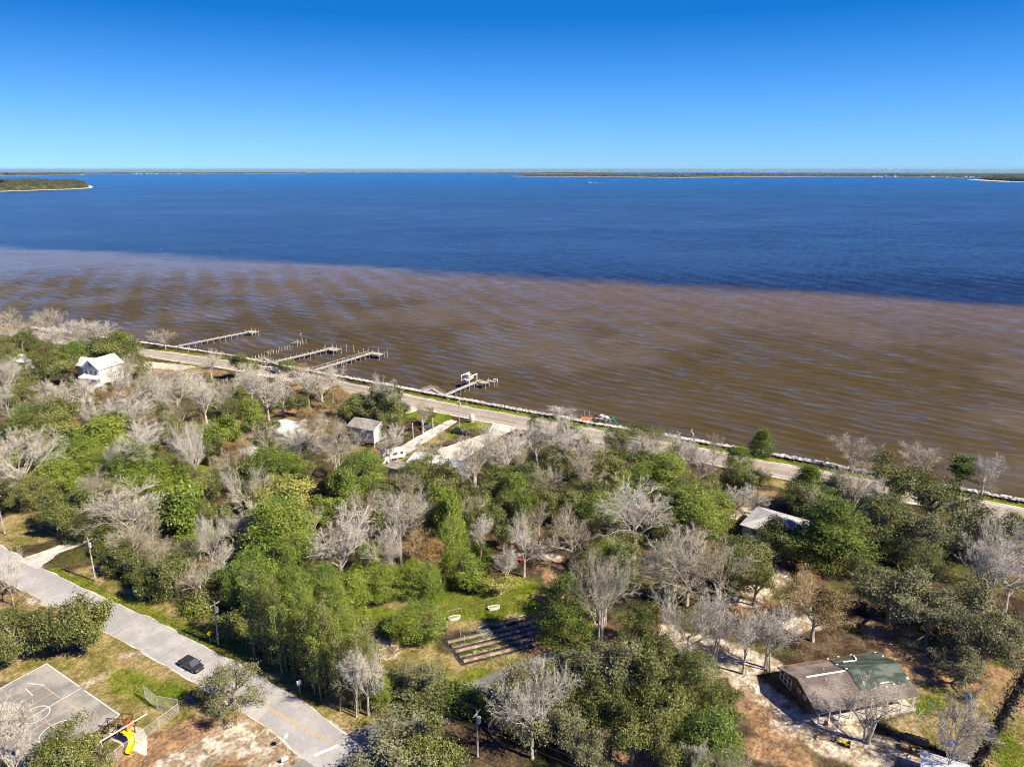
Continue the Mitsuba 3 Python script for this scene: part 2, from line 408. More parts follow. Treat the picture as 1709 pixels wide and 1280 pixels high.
M['far_wood'] = df(proc(far_wood))
for k_, v_ in M.items():
    scene['m_' + k_] = v_
m_ = lambda k: 'm_' + k  # noqa: E731

# the air: thin haze round the whole scene, the sky outside it
scene['haze_air'] = {'type': 'homogeneous', 'albedo': {'type': 'rgb', 'value': [0.92, 0.95, 0.98]}, 'sigma_t': {'type': 'rgb', 'value': [0.3e-5, 0.65e-5, 1.3e-5]}}
HAZE = True
if HAZE:
    scene['haze'] = {'type': 'cube', 'to_world': T().translate([0, 0, -10.0]).scale([36000, 36000, 100.0]), 'bsdf': {'type': 'null'}, 'interior': {'type': 'ref', 'id': 'haze_air'}}
    scene['camera']['medium'] = {'type': 'ref', 'id': 'haze_air'}
    labels['haze'] = {'label': 'thin blue haze over the bay', 'category': 'haze', 'kind': 'stuff'}

# ------------------------------------------------------------------ the setting: land, water, roads, far shores
RE = 7.4e6                      # the earth's radius, with refraction
SHORE = resample([(-900, 668), (-520, 492), (-275.6, 375.5), (-178.1, 330.3), (-128.7, 307.0), (-102.3, 291.4), (-75.9, 275.6), (-49.4, 260.6), (-22, 244.4), (1.1, 231.2),
                  (28.1, 216.2), (48.6, 205.4), (63.6, 197.3), (79.8, 188.2), (103.5, 174.5), (127.5, 160.7), (260, 84), (620, -124)], 4.0)


def rail_off(d):
    return offset(SHORE, d)


sh = SHORE[::2]
cols = [(-700, 0.0), (-240, 0.0), (-90, 0.0), (-25, 0.0), (-8, 0.0), (0.6, 0.0), (2.4, -0.35), (6.0, -1.6), (11.0, -4.0)]
V = np.vstack([np.c_[offset(sh, d), np.full(len(sh), z)] for d, z in cols])
n_ = len(sh)
F = []
for c_ in range(len(cols) - 1):
    i_ = np.arange(n_ - 1) + c_ * n_
    F.append(np.stack([i_, i_ + 1, i_ + n_ + 1, i_ + n_], 1))
setting('ground', (V, np.vstack(F)), m_('land'), label='sandy leaf-strewn ground of the wooded shore')

# the bay: one sheet out to the horizon, following the earth's curve
xs = np.concatenate([-np.geomspace(33500, 460, 40), np.arange(-440, 441, 1.1), np.geomspace(460, 33500, 40)])
yf = [120.0]
while yf[-1] < 640:
    yf.append(yf[-1] + 0.5 * (yf[-1] / 160.0) ** 1.2)
ys = np.concatenate([-np.geomspace(33500, 150, 20), [-60.0, 20.0, 80.0], yf, np.geomspace(660, 33500, 70)])
X, Y = np.meshgrid(xs, ys, indexing='ij')


def crest_np(x, y, lam, ang, long, seed):
    c, s = math.cos(math.radians(ang)), math.sin(math.radians(ang))
    u, v = (x * c + y * s) / lam, (y * c - x * s) / (lam * long)
    k = meshkit.noise(np.stack([2.0 * u + seed, v + seed * 3.7, 0.6 * v], -1), int(seed * 10))
    return 1 - np.abs(2 * k - 1)


def swell(x, y):
    """Wind waves whose long crests run parallel to the shore, broken and bunched by gusts."""
    p2 = np.stack([x / 30.0, y / 30.0, x * 0], -1)
    wx, wy = x + 9 * meshkit.noise(p2, 1), y + 9 * meshkit.noise(p2, 2)
    h = 0
    for lam, ang, amp in ((6.6, 58, 1.0), (5.2, 50, 0.8), (4.0, 66, 0.5)):
        c, s = math.cos(math.radians(ang)), math.sin(math.radians(ang))
        ph = 2 * math.pi / lam * (wx * c + wy * s) + ang
        h = h + amp * np.sin(ph) * (0.25 + 1.3 * meshkit.noise(np.stack([x / 16.0 + ang, y / 16.0, x * 0], -1), ang))
    h = h * 0.5 + 0.9 * crest_np(wx, wy, 6.2, 56, 2.0, 1.3)
    return h * (0.7 + 0.6 * meshkit.noise(np.stack([x / 70.0, y / 35.0, x * 0], -1), 5))


edge = np.clip((440 - np.abs(X)) / 60, 0, 1) * np.clip((640 - Y) / 120, 0, 1) * np.clip((Y - 118) / 10, 0, 1)
Z = -1.5 - X ** 2 / (2 * RE) - Y ** 2 / (2 * RE)
on = edge > 0
Z[on] += (edge[on] * 0.55 * (swell(X[on], Y[on]) - 0.5))
i_, j_ = np.meshgrid(np.arange(len(xs) - 1), np.arange(len(ys) - 1), indexing='ij')
a_ = (i_ * len(ys) + j_).ravel()
setting('water', (np.stack([X.ravel(), Y.ravel(), Z.ravel()], 1), np.stack([a_, a_ + len(ys), a_ + len(ys) + 1, a_ + 1], 1)), m_('water'), label='wind-ruffled bay, brown near the shore and blue beyond', smooth=True)

# shore road
ROAD = resample([(-700, 560), (-400, 424), (-170, 315.2), (-122.8, 294.3), (-99.2, 282.1), (-41, 246.6), (-21.2, 234.6), (1.1, 222.3), (27.3, 208.5), (44.3, 199.4), (61.4, 189.7),
                 (76.9, 180.6), (100.3, 168.0), (123.3, 154.8), (260, 76), (560, -97)], 3.0)
for _ in range(3):
    ROAD[1:-1] = (ROAD[:-2] + 2 * ROAD[1:-1] + ROAD[2:]) / 4
setting('road_shoulder', ribbon(ROAD, -6.0, 5.0, 0.008, wob=0.25, seed=3), m_('sand'), label='sandy gravel shoulder of the shore road')
setting('shore_road', ribbon(ROAD, -5.0, 4.5, 0.016, wob=0.04, seed=4), m_('road_tar'), label='tan-grey two-lane road along the shore')
mk = MB()
for a_, b_ in ((-0.34, -0.12), (0.12, 0.34)):
    mk.add(*ribbon(ROAD, a_, b_, 0.022))
setting('road_center_line', mk, m_('paint_yellow'), label='double yellow line down the middle of the shore road')
mk = MB()
for a_, b_ in ((-3.8, -3.55), (3.55, 3.8)):
    mk.add(*ribbon(ROAD, a_, b_, 0.022))
setting('road_edge_line', mk, m_('paint_white'), label='white edge lines of the shore road')

# side street, its centre line from upper left to the stop line
STREET = resample([(-190, 183.6), (-103.88, 130.81), (-85.48, 120.02), (-67.95, 110.64), (-53.62, 101.78), (-40.26, 93.35), (-31.47, 87.40), (-27.2, 83.0), (-24.0, 81.2)], 2.0)
for _ in range(4):
    STREET[1:-1] = (STREET[:-2] + 2 * STREET[1:-1] + STREET[2:]) / 4
setting('street_edge', ribbon(STREET, -3.35, 3.42, 0.006, wob=0.14, seed=5), m_('sand'), label='ragged sandy edge of the side street')
setting('side_street', ribbon(STREET, -3.2, 3.25, 0.014, wob=0.05, seed=6), m_('asphalt'), label='pale grey side street from the far left to the junction')
YL = [(-37.9, 91.0), (-31, 86.9), (-25.6, 83.7)]
mk = MB()
for a_, b_ in ((-0.2, -0.09), (0.09, 0.2)):
    mk.add(*ribbon(resample(YL, 1.0), a_, b_, 0.020, wob=0.015, seed=8))
setting('street_center_line', mk, m_('paint_yellow'), label='yellow line down the lower end of the side street')
setting('stop_line', ribbon([(-28.2, 81.65), (-26.7, 82.6), (-25.2, 83.55)], -0.28, 0.28, 0.020), m_('paint_white'), label='white stop line at the junction')
CROSS = resample([(-45, 55), (-30.5, 76.0), (-21, 84.6), (-9, 92.0), (2, 98.6), (10, 103), (20, 103.5)], 2.0)
setting('cross_street', ribbon(CROSS, -3.0, 3.0, 0.010, wob=0.12, seed=7), m_('asphalt_in_shade'), label='cross street leading from the junction under the trees')

# drives and pads
setting('left_driveway', poly_sheet([(-105.76, 134.37), (-99.01, 130.81), (-98.51, 137.59), (-94.49, 142.00), (-90.87, 145.27), (-93.34, 147.80), (-97.75, 144.17), (-101.58, 139.38)], 0.018, 0.12, 0.8, 1), m_('concrete'), label='pale driveway branching off the far end of the side street')
setting('white_driveway', poly_sheet([(-6.40, 219.98), (2.22, 215.46), (-3.65, 207.93), (-10.40, 196.09), (-18.83, 179.61), (-28.15, 175.68), (-27.60, 183.70), (-21.43, 197.98), (-12.03, 206.90), (-7.50, 211.10)], 0.012, 0.15, 0.8, 2), m_('concrete'), label='wide white driveway running from the shore road down to the white-roofed house')
setting('narrow_driveway', poly_sheet([(-20.49, 223.48), (-17.96, 221.71), (-22.69, 211.10), (-27.88, 199.41), (-34.66, 185.81), (-37.11, 190.16), (-31.97, 202.85), (-25.95, 214.90)], 0.012, 0.12, 0.8, 3), m_('concrete'), label='narrow concrete driveway past the grey two-storey house')
setting('sandy_turnout', poly_sheet([(-39.65, 239.23), (-32.27, 234.62), (-33.85, 230.80), (-37.19, 228.31), (-39.20, 230.80)], 0.010, 0.15, 0.8, 4), m_('sand'), label='pale sandy turnout beside the shore road')
setting('left_turnout', poly_sheet([(-166.17, 301.33), (-132.79, 289.50), (-137.88, 283.90), (-159.37, 289.50)], 0.012, 0.3, 0.8, 5), m_('sand'), label='sandy turnout on the far left of the shore road')

# far shores: beach and wood, on the curve of the earth


def far_z(x, y):
    return -1.5 - (x * x + y * y) / (2 * RE)


def far_shore(name, label, line, depth, height, step, beach, wood=True, seed=0):
    """A strip of land behind a far waterline: a pale beach and, behind it, a wood of bumpy crowns (one mass)."""
    p = resample(line, step)
    rows = max(3, int(depth / step))
    d = np.concatenate([[-beach, 0], np.linspace(step * 0.5, depth, rows)])
    pts = np.stack([offset(p, k) for k in d])
    v = np.concatenate([pts, (far_z(pts[..., 0], pts[..., 1]) + np.where(np.arange(len(d)) == 0, -0.6, 1.2)[:, None])[..., None]], -1)
    n, m = len(p), len(d)
    i, j = np.meshgrid(np.arange(m - 1), np.arange(n - 1), indexing='ij')
    a = (i * n + j).ravel()
    quad = np.stack([a, a + 1, a + n + 1, a + n], 1)
    setting(name + '_beach', (v.reshape(-1, 3), quad), m_('sand'), label='pale beach of ' + label)
    if not wood:
        return
    r = np.random.default_rng(seed)
    q = resample(line, step / 3)
    rows = max(4, int(depth / (step / 3)))
    d = np.linspace(step * 0.15, depth, rows)
    pts = np.stack([offset(q, k) for k in d])
    hh = height * (0.70 + 0.45 * r.random(pts.shape[:2])) * (0.75 + 0.5 * meshkit.fbm(np.concatenate([pts / (step * 6), pts[..., :1] * 0], -1), 3, seed))
    hh[0] = 0.0
    hh[1] *= 0.75
    hh[:, 0] = hh[:, -1] = 0.0
    pts = pts + r.normal(0, step * 0.08, pts.shape)
    v = np.concatenate([pts, (far_z(pts[..., 0], pts[..., 1]) + 1.0 + hh)[..., None]], -1)
    n, m = len(q), len(d)
    i, j = np.meshgrid(np.arange(m - 1), np.arange(n - 1), indexing='ij')
    a = (i * n + j).ravel()
    quad = np.stack([a, a + 1, a + n + 1, a + n], 1)
    setting(name + '_wood', (v.reshape(-1, 3), quad), m_('far_wood'), kind='stuff', label='distant pine wood on ' + label)


far_shore('headland', 'the low wooded headland at the far left', [(-1942, 2444), (-1929, 2771), (-1894, 2928), (-1844, 3085), (-1882, 3271), (-1988, 3470), (-2183, 3791), (-2545, 4267), (-3006, 4662)], 330, 20, 18, 22, seed=1)
far_shore('left_point', 'the farther low point at the far left', [(-7658, 8970), (-7096, 10260), (-6781, 10546), (-6553, 11239), (-7330, 12680), (-8724, 14295)], 900, 16, 90, 30, seed=2)
far_shore('left_shore', 'the far shore at the left of the horizon', [(-18281, 19578), (-10979, 15885), (-8559, 14707), (-6911, 14134), (-5350, 14552), (-4713, 17424)], 1500, 22, 160, 10, seed=3)
far_shore('middle_shore', 'the far shore at the middle of the horizon', [(-5538, 19322), (-3906, 20600), (-1505, 19701), (-65, 17776), (1342, 15732)], 1200, 16, 220, 10, seed=4)
far_shore('far_spit', 'the low sandy spit on the horizon', [(39, 8834), (704, 8246), (1288, 7740), (1677, 7515), (2549, 7958), (3257, 8460), (4030, 8802)], 1300, 20, 110, 130, seed=5)
far_shore('right_shore', 'the long built-up far shore at the right', [(2538, 8575), (3315, 8610), (4031, 8360), (4366, 7982), (4793, 7533), (5069, 7230), (5923, 6992)], 1500, 24, 110, 12, seed=6)
far_shore('right_point', 'the brown point at the far right', [(3798, 6057), (3550, 5468), (3380, 4987), (3357, 4671), (3465, 4287)], 420, 17, 45, 100, seed=7)

r_ = np.random.default_rng(40)
FAR_XY = [
    (-6764, 13347), (-6670, 13331), (-6553, 13312), (-6483, 13301), (-6367, 13283), (-6113, 13245), (-5963, 13223), (-5929, 13218), (-7438, 10909), (-7380, 10901), (2483, 8485), (2504, 8485), (2636, 8490), (2650, 8490), (2734, 8494), (3786, 7758), (3812, 7760), (3850, 7761), (3876, 7763), (3921, 7765), (4024, 7770), (4420, 7791), (4440, 7792), (4583, 7800), (4577, 7460), (4621, 7462), (4652, 7464), (4063, 6301), (3915, 5937), (3863, 5771), (3958, 5774), (3878, 5616),
]
for x, y in FAR_XY:
    h = MB()
    s = float(r_.uniform(0.8, 1.3))
    z0 = far_z(x, y) + 1.0
    f = at(x, y, z0, float(r_.uniform(-0.6, 0.6)))
    w, l, e = 16 * s, 11 * s, 7 * s
    h.box((0, 0, e / 2), (w, l, e))
    g = MB()
    g.add([[-w / 2 - 1, -l / 2 - 1, e], [w / 2 + 1, -l / 2 - 1, e], [w / 2 + 1, l / 2 + 1, e], [-w / 2 - 1, l / 2 + 1, e], [-w / 2, 0, e + 4 * s], [w / 2, 0, e + 4 * s]],
          [[0, 1, 5], [0, 5, 4], [2, 3, 4], [2, 4, 5], [3, 0, 4], [1, 2, 5]])
    t = thing('shore_house', 'tiny white house on the far shore of the bay', 'house', 'white houses along the far shores')
    part(t, 'wall', moved(h, f), m_('white'))
    part(t, 'roof', moved(g, f), m_('roof_white'))

# boulders of the sea wall
r_ = np.random.default_rng(7)


def rock_proto(seed):
    g = np.random.default_rng(seed)
    m = trimesh.creation.icosphere(subdivisions=1, radius=1.0)
    v = np.array(m.vertices) * g.uniform(0.75, 1.25, (len(m.vertices), 1)) * np.array([1.0, g.uniform(0.6, 0.9), g.uniform(0.5, 0.75)])
    return v, np.array(m.faces)


protos = [rock_proto(k) for k in range(6)]
mk = MB()
near = [k for k in range(len(SHORE)) if -260 < SHORE[k, 0] < 190]
for k in near:
    x, y = SHORE[k]
    dense = 1.0 if x > -60 else 0.45
    nrm = rail_off(1.0)[k] - SHORE[k]
    tan = np.array([nrm[1], -nrm[0]])
    for _ in range(int(40 * dense)):
        o = r_.uniform(0.4, 6.6)
        s = r_.uniform(0.3, 0.85)
        q = SHORE[k] + nrm * o + tan * r_.uniform(-2, 2)
        z = 0.20 - 0.32 * max(0, o - 1.2) + r_.uniform(0, 0.35)
        a = r_.uniform(0, 6.3)
        v, f = protos[r_.integers(6)]
        mk.add(v * s @ np.array([[math.cos(a), math.sin(a), 0], [-math.sin(a), math.cos(a), 0], [0, 0, 1]]) + np.array([q[0], q[1], z]), f)
setting('shore_boulder', mk, m_('rock'), kind='stuff', label='pale boulders of the sea wall along the water')

# timber guard rail between the verge and the rocks
RAIL = np.array([p for p in rail_off(-0.4) if -200 < p[0] < 175])
t = thing('guard_rail', 'long low dark timber guard rail between the shore road verge and the rocks', 'guard rail')
mk = MB()
for a, b in zip(RAIL[:-1], RAIL[1:]):
    mk.bar((*a, 0.72), (*b, 0.72), 0.14, 0.36)
part(t, 'rail', mk, m_('wood_dark'))
for p in RAIL[::1]:
    part(t, 'post', MB().box((p[0], p[1], 0.45), (0.24, 0.24, 0.9)), m_('wood_dark'))

# ------------------------------------------------------------------ trees


def tubes(P, R, sides):
    """Many polylines (n, k, 3) with radii (n, k) as open tubes."""
    n, k = P.shape[:2]
    d = P[:, -1] - P[:, 0]
    d /= np.linalg.norm(d, axis=1, keepdims=True) + 1e-9
    a = np.cross(d, np.where(np.abs(d[:, 2:]) < 0.9, [0, 0, 1.0], [1.0, 0, 0]))
    a /= np.linalg.norm(a, axis=1, keepdims=True) + 1e-9
    b = np.cross(d, a)
    t = np.arange(sides) * 2 * np.pi / sides
    ring = np.cos(t)[:, None, None] * a + np.sin(t)[:, None, None] * b                       # s, n, 3
    v = P[:, :, None] + R[:, :, None, None] * ring.transpose(1, 0, 2)[:, None]
    i, j, s = np.meshgrid(np.arange(n), np.arange(k - 1), np.arange(sides), indexing='ij')
    s2 = (s + 1) % sides
    q = lambda j, s: ((i * k + j) * sides + s).ravel()  # noqa: E731
    f = np.vstack([np.stack([q(j, s), q(j + 1, s), q(j + 1, s2)], 1), np.stack([q(j, s), q(j + 1, s2), q(j, s2)], 1)])
    return v.reshape(-1, 3), f


def grow(r, P, R, n, ratio, ang, t0, k, up=0.0, jit=0.22, rr=0.55, tipr=0.3, flat=0.0):
    """n children on every polyline of P."""
    N, K = P.shape[:2]
    t = (t0 + (1 - t0) * (np.arange(n)[None] + r.random((N, n))) / n).clip(0, 0.999)
    L = np.linalg.norm(np.diff(P, axis=1), axis=2).sum(1)
    s = t * (K - 1)
    i = s.astype(int)
    w = (s - i)[..., None]
    row = np.arange(N)[:, None]
    base = P[row, i] * (1 - w) + P[row, i + 1] * w
    tan = P[row, i + 1] - P[row, i]
    tan /= np.linalg.norm(tan, axis=2, keepdims=True) + 1e-9
    rad = R[row, i] * (1 - w[..., 0]) + R[row, i + 1] * w[..., 0]
    az = (np.arange(n)[None] * 2.4 + r.random((N, 1)) * 6.3 + r.normal(0, 0.5, (N, n)))
    a = np.cross(tan, np.where(np.abs(tan[..., 2:]) < 0.9, [0, 0, 1.0], [1.0, 0, 0]))
    a /= np.linalg.norm(a, axis=2, keepdims=True)
    b = np.cross(tan, a)
    th = np.radians(ang) * r.uniform(0.7, 1.3, (N, n))
    d = np.cos(th)[..., None] * tan + np.sin(th)[..., None] * (np.cos(az)[..., None] * a + np.sin(az)[..., None] * b)
    d[..., 2] = d[..., 2] * (1 - flat) + up
    d /= np.linalg.norm(d, axis=2, keepdims=True)
    ln = L[:, None] * ratio * r.uniform(0.7, 1.25, (N, n)) * (1.15 - 0.55 * t)
    base, d, ln, rad = base.reshape(-1, 3), d.reshape(-1, 3), ln.ravel(), rad.ravel() * rr
    out = [base]
    for _ in range(k - 1):
        d = d + r.normal(0, jit, d.shape) + np.array([0, 0, up * 0.25])
        d /= np.linalg.norm(d, axis=1, keepdims=True)
        out.append(out[-1] + d * (ln / (k - 1))[:, None])
    return np.stack(out, 1), rad[:, None] * np.linspace(1, tipr, k)[None]


def trunk_line(r, h, rad, wob=0.05, k=6, lean=0.0, tip=0.5):
    z = np.linspace(0, h, k)
    xy = np.cumsum(r.normal(0, wob * h / k, (k, 2)), 0)
    xy -= xy[0]
    xy[:, 0] += lean * z
    return np.c_[xy, z][None], (rad * np.linspace(1.15, tip, k))[None]


def leaves(r, C, size, flat=0.35, out=None, elong=0.62):
    """A folded diamond-shaped spray at every point of C."""
    n = len(C)
    nr = r.normal(0, 1, (n, 3))
    nr[:, 2] = np.abs(nr[:, 2]) + flat
    if out is not None:
        nr += out
    nr /= np.linalg.norm(nr, axis=1, keepdims=True)
    a = np.cross(nr, r.normal(0, 1, (n, 3)))
    a /= np.linalg.norm(a, axis=1, keepdims=True) + 1e-9
    b = np.cross(nr, a)
    s = (size * r.uniform(0.6, 1.35, n))[:, None]
    v = np.stack([C - a * s * 0.5, C + b * s * elong * 0.5 + nr * s * 0.12, C + a * s * 0.5, C - b * s * elong * 0.5 + nr * s * 0.12], 1)
    i = np.arange(n)[:, None] * 4
    return v.reshape(-1, 3), np.vstack([i + [0, 1, 2], i + [0, 2, 3]])


def join(*ms):
    v, f, n = [], [], 0
    for a, b in ms:
        v.append(a)
        f.append(np.asarray(b) + n)
        n += len(a)
    return np.vstack(v), np.vstack(f)


def unit(parts, q=0.95):
    """Scales a tree to height 1 and crown width 1."""
    allv = np.vstack([p[0] for p in parts])
    rad = np.quantile(np.abs(allv[:, :2]), q)
    s = np.array([0.5 / rad, 0.5 / rad, 1 / np.quantile(allv[:, 2], 0.998)])
    return [(p[0] * s, p[1]) for p in parts]


def bare_tree(seed, trunk=4.5, spread=42, limbs=7, up=0.26, stems=1, dense=1.0):
    r = np.random.default_rng(seed)
    P0, R0 = trunk_line(r, trunk, 0.20, 0.06, lean=r.normal(0, 0.05))
    if stems > 1:
        ls = [trunk_line(r, trunk, 0.17, 0.10, lean=r.normal(0, 0.35)) for _ in range(stems)]
        P0, R0 = np.vstack([a for a, _ in ls]), np.vstack([b for _, b in ls])
        P0 = P0 + np.concatenate([r.normal(0, 0.25, (stems, 1, 2)), np.zeros((stems, 1, 1))], 2)
        limbs = max(3, limbs // stems + 1)
    P1, R1 = grow(r, P0, R0, limbs, 1.45, spread, 0.45, 6, up, 0.13, 0.62, 0.28)
    P2, R2 = grow(r, P1, R1, 8, 0.52, 38, 0.22, 5, 0.14, 0.15, 0.62, 0.35)
    P3, R3 = grow(r, P2, R2, 7, 0.48, 38, 0.15, 4, 0.10, 0.18, 0.62, 0.5)
    P4, R4 = grow(r, P3, R3, int(8 * dense), 0.60, 36, 0.1, 3, 0.08, 0.2, 0.75, 0.6)
    R3, R4 = R3.clip(0.012, 0.03), R4.clip(0.007, 0.010)
    trunk_m = join(tubes(P0, R0, 7), tubes(P1, R1.clip(0.03), 5), tubes(P2, R2.clip(0.018), 4))
    tw = join(tubes(P3, R3, 3), tubes(P4, R4, 3))
    return unit([trunk_m, tw]), (P3, P4)


def leafy_tree(seed, trunk=3.0, spread=55, limbs=7, up=0.12, clump=78, size=0.21, sd=0.44, flat=0.25, keep=1.0, ratio=1.5):
    r = np.random.default_rng(seed)
    P0, R0 = trunk_line(r, trunk, 0.30, 0.07, lean=r.normal(0, 0.06), tip=0.7)
    P1, R1 = grow(r, P0, R0, limbs, ratio, spread, 0.4, 6, up, 0.18, 0.6, 0.3, flat)
    P2, R2 = grow(r, P1, R1, 6, 0.46, 48, 0.25, 4, 0.14, 0.22, 0.6, 0.4)
    P3, R3 = grow(r, P2, R2, 3, 0.5, 45, 0.35, 3, 0.12, 0.25, 0.7, 0.5)
    tips = np.vstack([P3[:, -1], P2[:, -1], P1[:, -1]])
    tips = tips[r.random(len(tips)) < keep]
    m = (clump * r.uniform(0.4, 1.5, len(tips))).astype(int)
    c = np.repeat(tips, m, 0)
    off = r.normal(0, 1, c.shape) * np.array([sd, sd, sd * 0.55])
    mid = np.array([0, 0, np.quantile(tips[:, 2], 0.35)])
    o = c - mid
    o /= np.linalg.norm(o, axis=1, keepdims=True)
    lv = leaves(r, c + off, size, 0.3, o * 0.8)
    trunk_m = join(tubes(P0, R0, 7), tubes(P1, R1.clip(0.03), 5), tubes(P2, R2.clip(0.02), 4), tubes(P3, R3.clip(0.015), 3))
    return unit([trunk_m, lv])


def dome_tree(seed, nclump=150, per=125, size=0.225, shape=1.0, hollow=0.45, bottom=0.12, lump=0.35, cone=0.0, h=9.0, w=8.0, trunk_r=0.25):
    """A dense crown of leaf sprays in many uneven clumps on the outside of a lumpy dome (cone > 0 narrows it upward)."""
    r = np.random.default_rng(seed)
    z = bottom + (1 - bottom) * r.random(nclump) ** 0.85
    az = r.random(nclump) * 2 * np.pi
    u = (z - bottom) / (1 - bottom)
    prof = (1 - cone) * np.sqrt(np.clip(1 - (2 * u - 0.9) ** 2 / 1.3, 0.02, 1)) + cone * (1.02 - u) * (0.75 + 0.25 * np.minimum(1, u * 6))
    lumpy = 1 + lump * (meshkit.fbm(np.stack([np.cos(az) * 1.6, np.sin(az) * 1.6, u * 3 + seed], 1), 3, seed) - 0.5) * 2
    rad = prof * lumpy * (hollow + (1 - hollow) * np.sqrt(r.random(nclump)))
    C = np.stack([np.cos(az) * rad * w / 2, np.sin(az) * rad * w / 2, z * h], 1)
    m = (per * r.uniform(0.5, 1.4, nclump)).astype(int)
    c = np.repeat(C, m, 0)
    s = np.repeat(r.uniform(0.35, 0.75, nclump), m)[:, None]
    off = r.normal(0, 1, c.shape) * s * np.array([1, 1, 0.6])
    o = c - np.array([0, 0, h * 0.45])
    o /= np.linalg.norm(o, axis=1, keepdims=True) + 1e-9
    lv = leaves(r, c + off, size, 0.2, o)
    P0, R0 = trunk_line(r, h * 0.85, trunk_r, 0.03, tip=0.2)
    P1, R1 = grow(r, P0, R0, 14, 0.45, 62, 0.2, 4, 0.15, 0.2, 0.5, 0.4)
    return unit([join(tubes(P0, R0, 7), tubes(P1, R1.clip(0.02), 4)), lv])


def slim_tree(seed):
    """A tall slender woodland-edge tree: bare stem with ivy tufts, leafy only near the top."""
    r = np.random.default_rng(seed)
    n = 5
    ls = [trunk_line(r, r.uniform(12, 16), 0.11, 0.05, k=9, lean=r.normal(0, 0.05), tip=0.35) for _ in range(n)]
    P0, R0 = np.vstack([a for a, _ in ls]), np.vstack([b for _, b in ls])
    P0 = P0 + np.concatenate([r.normal(0, 1.3, (n, 1, 2)), np.zeros((n, 1, 1))], 2)
    P1, R1 = grow(r, P0, R0, 18, 0.12, 55, 0.2, 4, 0.15, 0.25, 0.5, 0.4)
    P2, R2 = grow(r, P1, R1, 4, 0.5, 45, 0.3, 3, 0.1, 0.25, 0.7, 0.5)
    tips = P2[:, -1]
    keep = r.random(len(tips)) < 0.34 + 0.62 * np.clip((tips[:, 2] - 7.5) / 5, 0, 1)
    tips = tips[keep]
    c = np.repeat(tips, 22, 0)
    lv = leaves(r, c + r.normal(0, 0.36, c.shape), 0.24, 0.3)
    ivy = np.vstack([P0[:, k] for k in range(1, 7)])
    c2 = np.repeat(ivy[r.random(len(ivy)) < 0.75], 34, 0)
    lv = join(lv, leaves(r, c2 + r.normal(0, 1, c2.shape) * [0.28, 0.28, 0.7], 0.24, 0.1))
    return unit([join(tubes(P0, R0, 6), tubes(P1, R1.clip(0.022), 4), tubes(P2, R2.clip(0.014), 3)), lv])


def pine_tree(seed):
    r = np.random.default_rng(seed)
    P0, R0 = trunk_line(r, 9, 0.2, 0.02, tip=0.4)
    P1, R1 = grow(r, P0, R0, 22, 0.30, 82, 0.42, 4, 0.04, 0.1, 0.4, 0.5)
    c = np.vstack([P1[:, k] for k in (1, 2, 3)])
    c = np.repeat(c, 60, 0)
    lv = leaves(r, c + r.normal(0, 1, c.shape) * [0.42, 0.42, 0.18], 0.3, 0.3)
    return unit([join(tubes(P0, R0, 7), tubes(P1, R1, 4)), lv])


def budded(seed, n_leaf, size, sd, **k):
    """A half-bare tree: the twigs of a bare tree with sparse sprays of leaves or buds at their ends."""
    r = np.random.default_rng(seed + 500)
    (tr, tw), (P3, P4) = bare_tree(seed, dense=0.7, **k)
    # the same scaling as unit() gave the twigs
    raw = np.vstack([P3[:, -1], P4[:, -1]])
    ref = np.quantile(np.abs(raw[:, :2]), 0.95)
    c = raw[r.integers(0, len(raw), n_leaf)]
    s = np.array([0.5 / ref, 0.5 / ref, 1 / np.quantile(raw[:, 2], 0.998)])
    lv = leaves(r, (c + r.normal(0, sd, c.shape)) * s * 12.0, size, 0.3)
    return [tr, tw, (lv[0] / 12.0, lv[1])]


GROUPS = {}


def register(kind, variants):
    """variants: lists of (part name, mesh, bsdf); each part becomes a shapegroup."""
    for i, parts in enumerate(variants):
        for name, mesh, bsdf in parts:
            g = f'group_{kind}_{i}_{name}'
            scene[g] = {'type': 'shapegroup', name: mikit.ply(mesh, m_(bsdf))}
            GROUPS.setdefault(kind, {}).setdefault(i, []).append((name, g))


def two(ms, bark, leaf, second='crown'):
    return [('trunk', ms[0], bark), (second, ms[1], leaf)]


bares = [bare_tree(s, **k)[0] for s, k in ((1, {}), (2, dict(spread=50, trunk=4.0, limbs=8)), (3, dict(spread=34, trunk=5.0, up=0.3)), (4, dict(stems=3, spread=36)), (5, dict(spread=46, trunk=3.6, limbs=9, up=0.3)), (6, dict(stems=2, spread=40)))]
register('bare', [two(b, 'bark_pale', 'twig_tan' if k == 3 else 'twig', 'twigs') for k, b in enumerate(bares)])
oaks = [leafy_tree(11), leafy_tree(12, spread=62, limbs=8, trunk=2.6), leafy_tree(13, limbs=6, keep=0.8), leafy_tree(14, spread=48, trunk=3.4, clump=84),
        dome_tree(15, 130, 110, 0.21, lump=0.7, bottom=0.2, h=8, w=9)]
register('oak', [two(b, 'bark', 'leaf_oak') for b in oaks])
register('moss', [two(leafy_tree(21 + k, spread=58, limbs=8, clump=66, keep=0.8, size=0.205), 'bark', 'leaf_moss') for k in range(3)])
register('yellow', [two(leafy_tree(31, spread=58, limbs=8, clump=36, keep=0.8, size=0.23), 'bark_pale', 'leaf_yellow')])
register('ever', [two(dome_tree(41), 'bark', 'leaf_ever'), two(dome_tree(42, lump=0.6, hollow=0.3), 'bark', 'leaf_ever'), two(dome_tree(43, 120, 140, 0.25, lump=0.5), 'bark', 'leaf_ever'),
                  two(leafy_tree(44, trunk=2.2, spread=50, clump=104, size=0.23, ratio=1.6), 'bark', 'leaf_ever'), two(dome_tree(45, 110, 130, 0.23, lump=0.7, bottom=0.06), 'bark', 'leaf_ever')])
